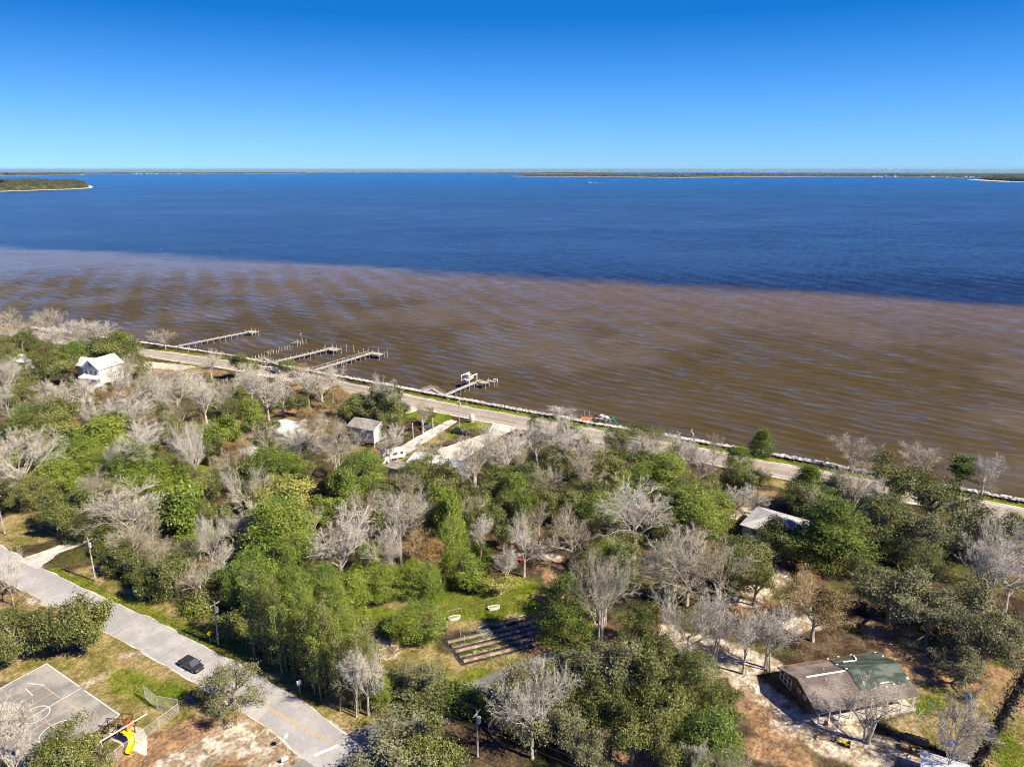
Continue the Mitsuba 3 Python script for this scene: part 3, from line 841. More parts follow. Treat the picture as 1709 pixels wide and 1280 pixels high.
register('cedar', [two(dome_tree(51, 190, 115, 0.21, cone=0.75, bottom=0.08, h=12, w=7, lump=0.5), 'bark_dark', 'leaf_cedar'), two(dome_tree(52, 170, 120, 0.21, cone=0.45, bottom=0.06, h=11, w=8, lump=0.6), 'bark_dark', 'leaf_cedar')])
for kind, leaf, n, size, tw in (('bud', 'leaf_bud', 3000, 0.16, 'twig_tan'), ('rust', 'leaf_rust', 11000, 0.22, 'twig_tan')):
    vs = [budded(s, n, size, 0.3, **k) for s, k in ((61, {}), (62, dict(spread=52, trunk=3.8, limbs=8)), (63, dict(spread=44, limbs=8)))]
    register(kind, [[('trunk', b[0], 'bark_pale'), ('twigs', b[1], tw), ('crown', b[2], leaf)] for b in vs])
register('slim', [two(slim_tree(71 + k), 'bark', 'leaf_oak' if k else 'leaf_ever') for k in range(3)])
register('pine', [two(pine_tree(81), 'bark_dark', 'leaf_cedar')])

KINDS = {  # name, category, look
    'bare': ('bare_tree', 'tree', 'leafless pale grey tree'), 'oak': ('live_oak', 'tree', 'olive-green live oak'), 'moss': ('moss_oak', 'tree', 'grey-olive moss-hung oak'),
    'yellow': ('spring_tree', 'tree', 'yellow-green young-leafed tree'), 'ever': ('evergreen_tree', 'tree', 'glossy bright green broadleaf tree'), 'cedar': ('cedar_tree', 'tree', 'dense dark green cedar'),
    'bud': ('budding_tree', 'tree', 'half-bare tan budding tree'), 'rust': ('autumn_tree', 'tree', 'tree in rusty tan leaf'), 'slim': ('slender_tree', 'tree', 'clump of slender ivy-hung stems'),
    'pine': ('pine_tree', 'tree', 'dark pine')}
LANDMARKS = [('the white gabled house', -156, 260), ('the pale low-roofed house', -71, 207), ('the grey two-storey house', -44, 200), ('the grassy clearing', -12, 119), ('the garden plot', -4, 105),
             ('the basketball court', -72, 94), ('the moving black car', -54, 101), ('the tarp-roofed house', 53, 94), ('the grey hip-roofed house', 61, 147), ('the white-roofed house', -16, 181),
             ('the pale left driveway', -84, 135), ('the longest dock', -156, 322), ('the boat-lift dock', -24, 248), ('the ramshackle toy-strewn dock', 26, 218), ('the stop line', -26, 83)]
ORDINAL = ['closest', 'second closest', 'third closest', 'fourth closest', 'fifth closest', 'sixth closest', 'seventh closest', 'eighth closest', 'ninth closest', 'tenth closest',
           'eleventh closest', 'twelfth closest', 'thirteenth closest', 'fourteenth closest']
TREES = """
bud -236.2 326.6 15.5 12.5
bare -218.0 329.3 12.4 18.2
bare -199.9 305.0 17.1 16.0
bare -190.6 309.7 19.2 16.0
bare -188.1 313.4 14.9 16.0
bud -232.6 331.9 17.1 12.5
bud -233.6 343.3 11.8 12.3
bud -258.7 357.5 14.1 12.5
oak -218.7 308.4 10.7 11.5
oak -189.3 282.0 11.8 12.3
ever -181.5 288.6 11.3 12.0
oak -169.7 293.9 15.8 12.5
oak -183.2 322.1 7.8 9.3
oak -158.4 284.1 9.4 10.5
ever -170.8 303.5 10.5 12.0
oak -182.9 263.3 14.3 12.5
oak -171.1 258.2 12.7 12.5
bare -181.4 245.5 11.2 16.0
oak -167.7 231.7 11.1 11.8
bud -153.0 221.0 10.8 11.6
bare -144.3 227.2 14.1 13.0
oak -155.5 266.9 4.7 6.6
bare -146.8 260.0 8.2 13.1
bare -154.8 229.7 8.1 13.1
bud -128.6 240.2 11.0 11.8
rust -138.4 230.4 8.6 9.9
rust -131.7 229.1 8.5 9.9
bare -125.7 203.8 9.5 14.8
bare -115.3 204.4 12.4 16.0
bare -109.0 219.6 15.5 19.5
bare -97.7 214.5 12.5 18.2
bare -93.8 222.1 8.6 15.6
bare -118.8 269.9 7.5 12.3
oak -105.7 270.4 10.9 11.6
bare -90.8 236.4 11.6 16.0
oak -112.6 213.7 8.0 9.5
ever -118.8 194.6 13.7 12.0
oak -141.1 208.2 11.5 12.1
ever -148.5 206.2 9.6 11.1
bud -157.8 211.9 9.5 10.6
oak -133.5 192.5 13.2 12.5
rust -131.3 198.5 8.9 10.2
bare -138.4 182.3 7.3 11.9
bare -121.4 162.6 14.8 19.5 | leafless tree with an ivy-clad green trunk standing beside the side street driveway
bud -127.6 179.9 8.5 9.9
ever -116.9 176.6 14.8 12.0
ever -110.0 173.8 8.2 9.9
bare -97.3 172.5 13.7 18.2
bare -104.5 173.2 6.9 11.5
ever -95.9 171.0 7.2 13.2
ever -98.5 168.2 9.5 11.1
oak -102.5 201.9 6.9 8.7
bud -90.8 191.0 10.3 11.2
ever -84.8 192.4 10.4 11.9
oak -84.9 184.7 7.7 9.3
ever -82.0 210.4 7.1 12.1
oak -91.5 222.5 6.7 8.5
ever -85.4 164.9 10.9 12.0
ever -89.8 162.3 9.2 10.8
ever -115.2 165.7 9.4 11.0
bud -102.6 158.4 9.0 10.3
oak -75.8 158.4 9.0 10.3
bud -74.6 171.1 8.7 10.1
rust -76.7 183.0 7.6 9.2
oak -68.3 169.0 7.7 9.3
bare -62.4 152.3 9.0 14.2
bare -84.1 170.5 7.1 19.5 | tall leafless tree with a slim straight trunk beside a patch of lawn
bare -79.4 164.5 6.0 20.8 | tall leafless tree leaning over a small bright lawn near the pale roofs
bud -126.9 164.0 7.5 9.1
oak -120.3 158.3 8.0 9.5
oak -115.4 157.3 7.3 8.9
bud -160.6 320.2 11.1 9.6 | lone half-leafed tree on the water's edge beside the longest dock
bare -120.5 232.1 12.3 16.0
bare -117.3 220.9 9.0 14.2
oak -146.5 270.5 8.5 9.9
bud -104.8 211.9 9.5 10.6
bare -136.1 232.5 10.2 15.8
oak -130.2 206.6 9.2 10.4
rust -113.8 208.7 7.5 9.1
oak -127.1 175.7 7.4 9.0
ever -133.8 175.8 6.4 8.3
oak -92.7 153.0 8.5 9.9
bare -168.5 224.8 8.0 12.8
oak -210.3 284.7 11.4 12.0
bud -201.3 271.0 7.1 8.8
oak -92.5 281.0 7.9 5.0
rust -84.5 274.6 7.7 5.0 | small orange-brown bush tree beside the road near the middle docks
bare -80.2 220.9 12.1 18.2
bare -77.6 227.4 9.6 15.6
oak -71.4 225.3 6.0 8.0
bare -70.9 235.8 9.5 14.9
bare -66.0 235.2 8.7 13.8
bare -64.3 241.9 8.9 14.1
rust -57.4 224.3 11.1 11.9 | broad rust-topped oak beside the bare trees near the shore road
oak -47.5 219.4 10.1 11.1
oak -51.5 218.9 8.6 9.9
oak -40.7 219.9 10.1 13.7
bare -41.3 217.6 8.9 18.2
oak -38.1 216.7 8.9 10.2
oak -35.8 204.3 8.4 9.8
oak -26.7 217.4 3.9 6.6 | small round-headed green tree on the lawn by the shore road
bare -28.1 211.0 5.3 10.4
bud -53.3 201.4 6.9 8.7
bare -34.3 185.8 7.4 11.7
bare -55.2 176.3 12.7 16.9
bare -47.1 174.6 11.4 16.9
bud -71.1 192.8 8.7 10.0
oak -73.1 202.1 5.8 7.9
rust -56.5 196.6 8.8 10.1
bud -57.8 205.3 8.1 9.6
ever -64.0 170.4 9.6 11.2
ever -57.4 167.5 9.5 11.1
oak -54.4 169.4 7.7 9.3
ever -38.5 167.9 10.1 11.6
oak -37.6 175.2 7.0 8.8
ever -42.0 162.0 7.8 9.5
yellow -53.0 149.0 16.3 13.2 | broad yellow-green young-leafed tree in the middle of the woods
yellow -60.9 155.4 8.6 10.0
oak -22.9 170.2 9.6 10.7
oak -25.0 165.8 7.6 9.2
bare -9.4 165.3 12.6 16.9
bare -1.5 170.4 12.1 16.9
bare -5.5 176.6 8.0 15.6
ever -3.3 166.3 7.0 8.8
oak -16.3 161.6 8.9 10.2
bud -26.9 160.0 7.4 9.0
oak -31.3 157.9 6.7 8.5
bud -21.3 198.2 3.9 6.4
bud -26.8 191.5 3.8 5.5
bare -22.3 175.5 6.4 10.8
bud -47.0 187.6 5.8 6.6
rust -62.4 208.7 7.5 9.1
bud -75.2 187.0 6.8 8.6
bud -68.0 176.0 7.1 8.8
bare 15.7 224.1 8.8 4.4 | multi-stemmed bare bush growing out of the white shore rocks
bare 19.7 219.5 3.5 3.3
cedar 6.9 206.3 4.4 8.0
ever 17.6 204.6 6.6 6.6
bare 7.2 182.5 10.2 15.8
bare 18.5 172.6 12.2 16.0
bare 13.5 185.7 8.7 13.8
oak 30.2 190.4 7.9 9.4
oak 39.0 197.2 11.7 7.2 | broad grey-topped oak at the road edge, hiding part of the shore road
bud 39.1 186.6 8.4 9.8
bare 34.5 176.5 7.4 12.1
oak 25.9 170.3 10.3 11.2
oak 10.9 175.5 8.3 9.7
bud 17.2 165.4 12.4 13.2
oak 23.6 178.6 6.5 8.4
oak 37.3 170.1 10.9 11.6
ever 39.3 164.9 10.6 12.0
ever 33.9 163.6 9.0 10.6
bare 45.6 173.6 8.8 14.0
bare 48.5 168.8 8.6 13.7
bare 44.3 180.6 5.9 10.2
oak 47.6 160.5 8.3 9.7
oak 43.3 159.0 7.3 9.0
cedar 58.4 169.2 9.6 12.0 | dense dark pyramid-crowned cedar beside the shore road near the hip roof
oak 59.6 164.0 7.5 9.1
bud 56.0 183.4 4.6 10.8 | spindly half-leafed tree at the shore road edge beyond the cedar
cedar 72.8 192.7 6.3 8.0 | dark green cedar alone on the rocks at the water's edge
bud 62.5 164.6 7.0 8.7
oak 3.9 166.1 9.1 10.3
bud 7.6 164.0 7.5 9.1
bare 10.7 166.0 4.6 8.4
ever 0.8 160.5 6.8 8.6
ever 27.7 162.2 6.9 8.7
oak 20.8 154.8 10.0 11.0
bud 1.7 176.6 6.4 8.3
bare 93.6 182.0 9.9 10.4 | leafless multi-stemmed tree on the shore, nearest the road bend of the right-hand bank
bare 108.6 175.2 10.5 10.4 | leafless tree on the shore rocks between the dark pine and the bare multi-stem
pine 115.2 167.8 6.4 9.9 | dark flat-topped pine on the shore rocks
bare 118.9 164.4 6.3 13.0 | slender leafless tree on the shore just right of the dark pine
bud 122.4 164.9 4.0 3.3
bud 97.9 180.1 4.3 3.3
cedar 71.7 157.3 8.7 12.0
oak 69.2 155.9 8.1 9.5
bare 81.0 152.8 11.0 14.3
oak 94.2 158.9 13.4 12.6 | broad flat-topped dark green oak overhanging the shore road
oak 97.0 150.3 11.1 12.6
cedar 66.9 132.4 15.2 15.0 | huge bright green cedar standing beside the hip-roofed house
cedar 67.3 139.6 7.8 13.0
oak 80.8 138.2 12.4 13.7
moss 85.7 134.0 13.1 12.3
moss 99.4 135.6 14.2 12.3 | wide grey-olive oak dome beside the right end of the shore road
moss 103.1 134.0 8.8 11.4
bare 96.4 124.8 8.3 15.6
bare 88.4 114.7 9.9 16.9
oak 110.9 140.3 6.1 8.0
oak 56.9 134.3 7.6 9.2
ever 61.0 135.9 4.6 6.7
bare 70.9 149.8 5.6 9.7
oak -101.2 146.9 10.1 11.1
oak -102.7 144.1 6.2 8.1
oak -93.8 142.5 6.7 8.5
bare -84.4 140.6 13.6 14.3
ever -76.6 147.9 13.2 12.0
yellow -75.9 147.0 8.2 9.7
bud -80.1 134.4 9.1 10.3
bud -72.6 129.2 8.1 9.6
oak -80.9 129.6 5.7 6.6
oak -77.3 128.6 6.8 7.2
bare -60.7 127.0 5.5 15.6
bare -59.1 135.7 6.9 11.4
oak -65.6 121.3 8.1 9.6
bud -78.4 135.3 5.6 7.7
oak -69.2 120.2 5.8 7.8
ever -51.7 118.3 7.5 9.3
ever -51.4 123.6 6.6 8.5
bud -59.8 120.0 6.9 8.7
bare -58.2 126.4 4.8 8.8
bare -95.3 117.9 5.6 11.7
oak -83.1 103.5 9.0 9.5 | round-crowned olive tree left of the pair by the basketball court
oak -74.1 104.5 8.6 10.5 | oak leaning over the pale side street beyond the basketball court
moss -42.6 90.5 9.1 8.5 | grey-green oak on the street verge beside the black moving car
ever -66.6 134.4 6.3 8.2
bud -66.1 130.3 5.7 7.8
oak -67.0 145.3 6.8 8.6
bare -55.2 139.0 6.5 11.0
bud -80.6 142.5 6.7 8.5
ever -48.6 133.8 14.8 14.3 | large glossy magnolia in the centre of the woods, left of a bare tree
ever -42.1 124.9 9.5 12.1
bare -33.9 124.6 10.3 16.9 | leafless fan-shaped tree rising beside the large glossy magnolia
bare -32.6 136.5 6.4 10.8
bare -23.7 133.1 9.7 18.2
bud -21.5 140.2 7.8 15.6
bare -24.6 123.9 6.8 14.3
rust -17.8 127.6 10.2 10.5 | tan dome-shaped tree at the edge of the grassy clearing
ever -13.5 138.3 6.7 14.3 | bright green vine-covered column of foliage in the middle of the woods
ever -16.2 146.0 6.0 13.2
ever -12.3 130.8 6.2 12.1
oak -17.1 143.1 5.4 7.5
bud -9.8 145.6 8.1 9.6
bare -6.7 135.7 5.9 10.1
oak -9.1 153.0 8.5 9.9
oak -7.3 143.0 6.2 8.1
ever -10.1 124.7 6.7 8.5
ever -7.1 125.0 7.4 5.5
yellow -2.3 121.9 6.6 4.4
bare -1.1 123.8 5.9 10.2
ever -30.3 118.8 6.9 7.2
ever -24.8 120.4 7.6 7.2
ever -19.2 121.5 6.8 7.2
ever -16.1 120.7 5.3 7.3
ever -34.2 114.3 6.6 11.0
ever -31.6 110.4 5.4 9.9
ever -38.7 110.5 6.4 13.2
ever -44.0 112.5 6.5 13.2
slim -42.8 103.8 5.0 17.6
slim -39.1 102.1 4.6 17.6
slim -40.4 100.7 3.9 16.2
slim -36.4 99.1 4.3 16.2
slim -34.1 99.6 4.3 17.6
slim -31.9 96.8 4.4 16.2
slim -30.6 99.1 4.5 16.2
slim -27.9 93.8 4.1 16.2
slim -26.7 96.6 4.4 14.9
slim -24.1 91.3 3.6 14.9
slim -26.2 92.2 3.7 13.5
slim -23.6 95.0 3.4 12.2
slim -33.8 96.1 3.4 13.5
slim -29.8 93.6 3.4 13.5
slim -48.5 111.9 4.3 12.2
bare -21.9 89.4 5.0 13.0
bare -23.7 89.0 3.6 11.7
bud -22.5 95.4 3.4 8.4
ever -20.5 91.3 3.1 6.6
ever -16.5 107.9 8.5 7.2 | rounded leafy green tree standing alone on the grassy clearing
moss -14.5 93.1 7.9 7.2
bud -44.9 143.6 5.4 7.5
bud -34.0 149.9 8.3 9.8
ever -43.2 149.8 6.1 8.0
ever -29.5 129.5 4.9 6.9
oak -37.7 121.2 5.8 7.9
bare 26.0 135.2 15.6 16.9 | large silvery leafless tree standing above the dark evergreens
bare 2.5 127.9 8.9 14.3
bud 12.2 132.1 10.9 14.4 | tan leafless fan-shaped tree beside the small sandy clearing
cedar 9.1 105.6 9.3 14.0 | tall dark green cedar shading the garden plot
moss 17.0 112.3 9.5 14.2 | tall grey tree hung with pale moss, on two slender trunks
bare 15.5 104.5 8.1 19.5
bud 33.3 118.1 16.9 15.6 | very broad budding tree with white limbs and tan buds
bare 29.9 118.1 10.1 15.6
bud 39.6 118.2 10.2 14.4
bare 29.0 100.0 9.8 14.3
bare 33.8 101.6 7.9 14.3
oak 46.0 123.1 8.7 11.6
oak 46.2 118.1 5.7 9.5
ever 43.4 122.4 4.7 9.9
ever 42.2 139.4 7.8 9.9
ever 39.9 145.1 11.6 12.1
oak 36.9 149.9 8.3 9.8
ever 46.9 147.9 8.3 9.9
oak 22.7 105.7 5.8 9.5
oak 21.1 101.1 7.2 9.5
bare 38.2 98.7 6.4 13.0
bare 42.4 100.3 5.9 13.0
bare 53.7 153.8 7.4 9.1
bare 58.7 155.7 6.3 6.6
moss 15.6 93.9 9.8 9.5
oak 21.8 94.7 8.5 9.5
oak 26.1 94.7 6.6 9.5
oak 28.7 91.9 6.5 9.5
oak 22.1 85.5 8.2 10.0
oak 13.2 85.8 6.5 9.5
oak 29.8 85.8 5.8 8.4
oak 16.5 79.4 7.6 9.5
ever 27.5 79.0 7.4 9.9
moss 10.6 77.7 6.5 7.6
oak 22.3 75.9 6.7 8.4
bare 24.6 75.7 4.0 9.1
bud 28.9 76.3 5.6 6.6
oak 6.3 149.9 8.3 9.8
oak 13.4 151.4 8.4 9.8
ever 20.0 147.9 8.3 9.9
oak 20.1 137.3 6.5 8.3
oak 16.5 128.0 5.6 7.7
ever 19.8 129.7 6.2 8.0
bud 6.2 145.3 6.8 8.6
ever 2.8 145.3 4.6 11.0
oak -2.0 148.2 6.9 8.7
oak -1.9 138.3 5.2 7.4
oak 22.7 129.1 7.3 9.0
bud 13.2 119.6 4.6 9.6
oak 33.5 139.9 6.6 8.4
rust 53.2 107.3 12.5 12.6 | rounded tree with orange-tan leaves behind the tarp-roofed house
bare 43.0 99.3 6.3 11.7
moss 69.3 112.4 12.2 11.4
moss 72.6 106.4 9.4 9.5
moss 79.5 106.5 12.5 11.4
moss 78.6 100.3 8.9 10.4
moss 72.6 95.7 8.0 6.6
oak 81.0 124.1 7.8 10.5
bare 92.1 115.0 8.8 15.6
moss 85.8 103.8 6.1 8.5
bare 52.1 84.0 9.0 10.4 | leafless tree standing in front of the tarp-roofed house
bare 62.1 80.6 7.4 11.7
oak 66.7 118.7 5.7 10.5
bare 59.3 77.5 4.8 9.1
oak -60.3 77.1 9.7 7.4 | large olive-green oak overhanging the near end of the basketball court
oak -54.7 74.6 4.7 6.6
bare -70.2 81.5 7.4 10.4
bare -67.0 76.6 4.8 10.4
moss -16.3 78.2 12.2 7.6 | wide olive-yellow oak crown beside the stop line at the road junction
oak -10.7 76.2 8.8 8.4
moss 2.3 87.2 10.8 11.4
bare 2.9 81.2 9.1 15.6
moss 6.9 83.1 7.2 8.5
bare -12.0 83.1 4.3 5.5
moss 9.3 87.3 6.2 9.5
"""
rows = []
for line in TREES.strip().split('\n'):
    a, _, lab = line.partition(' | ')
    k, x, y, w, h = a.split()
    rows.append((k, float(x), float(y), float(w), float(h), lab))
placed = []
for k, x, y, w, h, lab in rows:
    lm = min(LANDMARKS, key=lambda q: math.hypot(q[1] - x, q[2] - y))
    dx, dy = x - lm[1], y - lm[2]
    side = ('behind' if dy > 0 else 'in front of') if abs(dy) > abs(dx) else ('to the right of' if dx > 0 else 'to the left of')
    placed.append((lm[0], side, math.hypot(dx, dy)))
r_ = np.random.default_rng(99)
rank = {}
for i in sorted(range(len(rows)), key=lambda i: placed[i][2]):
    q = (rows[i][0], *placed[i][:2])
    rank[i] = rank.get(q, 0)
    rank[q] = rank[i] + 1 if not rows[i][5] else rank[i]
    rank[q] = rank[i] + 1
for i, (k, x, y, w, h, lab) in enumerate(rows):
    name, cat, look = KINDS[k]
    label = lab or f'{look} {ORDINAL[min(rank[i], 13)]} {placed[i][1]} {placed[i][0]}'
    t = thing(name, label, cat, f'{name.replace("_", " ")}s of the wooded shore')
    v = int(r_.integers(len(GROUPS[k])))
    tr = T().translate([x, y, -0.05]).rotate([0, 0, 1], float(r_.uniform(0, 360))).scale([w * float(r_.uniform(0.88, 1.0)), w * float(r_.uniform(0.88, 1.0)), h])
    for pn, g in GROUPS[k][v]:
        scene[f'{t}__{pn}'] = {'type': 'instance', 'to_world': tr, 'g': {'type': 'ref', 'id': g}}

# undergrowth that nobody could count: low bushes and brambles under and between the trees
shrubs = [('leaf_oak', dome_tree(91, 40, 50, 0.30, bottom=0.0, h=2.6, w=4, lump=0.8, trunk_r=0.05)), ('leaf_ever', dome_tree(92, 40, 50, 0.30, bottom=0.0, h=2.6, w=4, lump=0.8, trunk_r=0.05)),
          ('leaf_moss', dome_tree(93, 34, 40, 0.28, bottom=0.0, h=2.6, w=4, lump=0.9, trunk_r=0.05)), ('leaf_bud', dome_tree(94, 30, 40, 0.26, bottom=0.0, h=2.6, w=4, lump=0.9, trunk_r=0.05))]
for i, (leaf, ms) in enumerate(shrubs):
    scene[f'group_shrub_{i}'] = {'type': 'shapegroup', 'leaf': mikit.ply(ms[1], m_(leaf))}
WOODS = [  # where undergrowth grows (world metres) and how many bushes
    ([(-256.8, 348.2), (-173.5, 311.9), (-105.8, 277.6), (-60.1, 257.1), (-40.9, 229.5), (-40.9, 212.2), (-51.5, 192.4), (-38.6, 179.6), (-9.2, 185.8), (19.5, 204.3), (45.9, 190.2), (68.9, 171.9), (55.7, 154.9), (47.5, 128.5), (26.7, 110.6), (15.6, 108.9), (7.3, 138.1), (-6.7, 127.4), (-28.1, 118.0), (-21.4, 91.1), (-37.6, 100.1), (-48.8, 108.9), (-90.8, 135.6), (-114.9, 154.9), (-132.7, 168.3)], 400),
    ([(-42.4, 116.1), (-28.8, 116.1), (-20.9, 91.1), (-33.0, 97.9), (-49.9, 108.9), (-52.9, 120.0)], 80),
    ([(76.7, 175.7), (110.6, 164.7), (115.5, 143.3), (102.3, 124.2), (91.9, 128.5), (73.2, 130.8), (58.6, 128.5)], 45),
    ([(-20.2, 97.9), (-9.0, 93.8), (0.5, 91.1), (-10.5, 89.9), (-20.2, 92.4)], 30),
    ([(8.6, 100.9), (24.5, 99.4), (32.1, 91.1), (32.6, 80.6), (8.1, 80.6), (13.2, 88.6), (7.3, 95.1)], 30),
    ([(-87.7, 136.8), (-77.7, 126.3), (-63.2, 117.1), (-46.1, 107.2), (-19.6, 89.2), (-18.6, 91.1), (-45.9, 109.8), (-65.0, 121.0), (-87.7, 139.4)], 30),
    ([(-224.5, 301.3), (-158.1, 282.1), (-119.1, 212.2), (-101.6, 168.3), (-137.8, 175.7)], 40),
]
KEEP_OUT = [
    [(-29.2, 118.0), (-13.6, 123.1), (3.1, 128.5), (4.5, 99.4), (-9.1, 95.1), (-21.4, 99.4)],
    [(-185.5, 335.2), (-123.2, 304.4), (-96.5, 286.7), (-91.8, 271.6), (-116.6, 280.3), (-154.7, 280.3)],
    [(-58.9, 223.5), (-41.9, 229.5), (-45.4, 265.0), (5.2, 229.5), (8.7, 212.2), (-9.0, 179.6), (-27.1, 179.6), (-44.5, 192.4)],
    [(-84.9, 226.5), (-67.7, 226.5), (-63.1, 209.5), (-79.1, 209.5)],
    [(-105.5, 199.4), (-91.0, 199.4), (-79.8, 175.7), (-84.6, 171.9), (-98.1, 183.7)],
    [(0.7, 138.1), (13.8, 138.1), (13.3, 132.0), (3.2, 130.8)],
    [(27.1, 112.4), (54.9, 128.5), (45.5, 102.4), (25.8, 100.9)],
]


def inside(poly, x, y):
    c, j = False, len(poly) - 1
    for i in range(len(poly)):
        if (poly[i][1] > y) != (poly[j][1] > y) and x < (poly[j][0] - poly[i][0]) * (y - poly[i][1]) / (poly[j][1] - poly[i][1]) + poly[i][0]:
            c = not c
        j = i
    return c


labels['undergrowth'] = {'label': 'tangled low bushes and brambles filling the gaps between the trees', 'category': 'undergrowth', 'kind': 'stuff'}
r_ = np.random.default_rng(123)
cnt = 0
for poly, n in WOODS:
    xs, ys = [p[0] for p in poly], [p[1] for p in poly]
    k = 0
    while k < n:
        x, y = r_.uniform(min(xs), max(xs)), r_.uniform(min(ys), max(ys))
        if not inside(poly, x, y):
            continue
        k += 1
        if any(inside(q, x, y) for q in KEEP_OUT):
            continue
        cnt += 1
        w, h = r_.uniform(2.2, 5.8), r_.uniform(1.2, 4.0)
        g = int(r_.choice(4, p=[0.42, 0.26, 0.2, 0.12]))
        scene[f'undergrowth__{cnt:03d}'] = {'type': 'instance', 'to_world': T().translate([float(x), float(y), -0.1]).rotate([0, 0, 1], float(r_.uniform(0, 360))).scale([float(w), float(w), float(h)]),
                                            'g': {'type': 'ref', 'id': f'group_shrub_{g}'}}

# ------------------------------------------------------------------ houses


def roof_gable(L, W, z, rise, over, th=0.18):
    """Two slabs meeting in a ridge along x."""
    a, b = MB(), MB()
    l, w = L / 2 + over, W / 2 + over
    drop = rise * over / (W / 2)
    for mb, s in ((a, -1), (b, 1)):
        q = [(-l, s * w, z - drop), (l, s * w, z - drop), (l, 0, z + rise), (-l, 0, z + rise)]
        mb.face(q if s < 0 else [q[1], q[0], q[3], q[2]], th)
    return a, b


def walls(L, W, z0, z1, rise=0.0):
    mb = MB()
    x, y = L / 2, W / 2
    mb.box((0, 0, (z0 + z1) / 2), (L, W, z1 - z0))
    if rise:
        for s in (-1, 1):
            q = [(s * x, -y, z1), (s * x, y, z1), (s * x, 0, z1 + rise)]
            mb.face(q if s > 0 else [q[1], q[0], q[2]], 0.12)
    return mb


def window(t, f, c, w, h, axis, frame='white'):
    """A framed window with a dark pane on a wall; axis is the outward direction in the house's own frame ('-y', '+x' ...)."""
    s = 1 if axis[0] == '+' else -1
    x, y, z = c
    along = np.array([1.0, 0, 0]) if axis[1] == 'y' else np.array([0, 1.0, 0])
    out = (np.array([0, s, 0]) if axis[1] == 'y' else np.array([s, 0, 0])).astype(float)
    c = np.array([x, y, z], float)
    fr = MB()
    e = 0.09
    for k in (-1, 1):
        fr.bar(c + along * k * w / 2 - [0, 0, h / 2] + out * 0.02, c + along * k * w / 2 + [0, 0, h / 2] + out * 0.02, e, e)
        fr.bar(c - along * (w / 2 - e / 2) + [0, 0, k * h / 2] + out * 0.021, c + along * (w / 2 - e / 2) + [0, 0, k * h / 2] + out * 0.021, e, e)
    fr.bar(c - along * (w / 2 - e / 2) + out * 0.015, c + along * (w / 2 - e / 2) + out * 0.015, 0.05, 0.05)
    k = part(t, 'window', moved(fr, f), m_(frame))
    g = MB()
    p = [c + along * i * w / 2 + np.array([0, 0, j * h / 2]) + out * 0.006 for i, j in ((-1, -1), (1, -1), (1, 1), (-1, 1))]
    nrm = np.cross(p[1] - p[0], p[2] - p[0])
    g.face(p if nrm @ out > 0 else p[::-1])
    put(num(k + '__pane'), moved(g, f), m_('glass_dark'))


def shingles(t, roof, L, W, z, rise, over, s, f, bsdf, seed, course=0.55):
    """Courses of roofing laid proud of one slope, each a part of the roof."""
    r = np.random.default_rng(seed)
    l, w = L / 2 + over, W / 2 + over
    drop = rise * over / (W / 2)
    n = int(math.hypot(w, rise + drop) / course)
    for i in range(n):
        u0, u1 = i / n, (i + 1) / n
        y0, y1 = s * w * (1 - u0), s * w * (1 - u1)
        z0, z1 = z - drop + (rise + drop) * u0, z - drop + (rise + drop) * u1
        x0, x1 = -l + r.uniform(-0.03, 0.02), l + r.uniform(-0.02, 0.03)
        q = [(x0, y0, z0 + 0.05), (x1, y0, z0 + 0.05), (x1, y1, z1 + 0.012), (x0, y1, z1 + 0.012)]
        put(num(f'{roof}__shingle_course'), moved(MB().face(q if s < 0 else [q[1], q[0], q[3], q[2]], 0.04), f), m_(bsdf))


# the tarp-roofed house, bottom right
HX, HY, HR = 52.9, 94.0, math.radians(12.2)
t = thing('tarp_roofed_house', 'long low house with a worn brown-grey gable roof half covered by a green tarpaulin', 'house')
f = at(HX, HY, 0, HR)
L, W, EZ, RISE = 16.9, 10.6, 2.75, 1.75
part(t, 'wall', moved(moved(walls(L - 0.8, 7.6, 0, EZ + 0.25), at(0, 0.9, 0)), f), m_('wood_brown'))
gab = MB()
for s in (-1, 1):
    x = s * (L / 2 - 0.42)
    q = [(x, -2.9, EZ + 0.2), (x, 4.7, EZ + 0.2), (x, 0.0, EZ + RISE - 0.22)]
    gab.face(q if s > 0 else [q[1], q[0], q[2]], 0.1)
part(t, 'gable', moved(gab, f), m_('wood_brown'))
a, b = roof_gable(L, W - 1.0, EZ, RISE, 0.5)
ra = part(t, 'roof_slope', moved(a, f), m_('roof_brown'))
rb = part(t, 'roof_slope', moved(b, f), m_('roof_brown'))
shingles(t, ra, L, W - 1.0, EZ, RISE, 0.5, -1, f, 'roof_brown', 1, 0.42)
shingles(t, rb, L, W - 1.0, EZ, RISE, 0.5, 1, f, 'roof_brown', 2, 0.42)
part(t, 'ridge_cap', moved(MB().bar((-L / 2 + 1.0, 0, EZ + RISE + 0.07), (-0.6, 0, EZ + RISE + 0.07), 0.3, 0.06), f), m_('white'), label='pale weathered ridge cap on the uncovered half')
part(t, 'porch_floor', moved(MB().box((0, -4.2, 0.12), (L, 2.6, 0.24)), f), m_('concrete'))
for x in (-8.3, -6.5, -4.75, -2.9, -2.35, 0.6, 3.4, 6.0, 8.2):
    part(t, 'porch_post', moved(MB().box((x, -5.05, 1.33), (0.14, 0.14, 2.2)), f), m_('white'))
part(t, 'porch_beam', moved(MB().bar((-L / 2 - 0.5, -5.2, EZ - 0.27), (L / 2 + 0.5, -5.2, EZ - 0.27), 0.1, 0.2), f), m_('white'))
for k in (-3.6, -1.6):
    window(t, f, (k, -2.92, 1.5), 1.1, 1.3, '-y')
window(t, f, (4.0, -2.92, 1.5), 1.6, 1.3, '-y')
part(t, 'door', moved(MB().box((1.2, -2.93, 1.2), (0.95, 0.08, 2.05)), f), m_('white'))
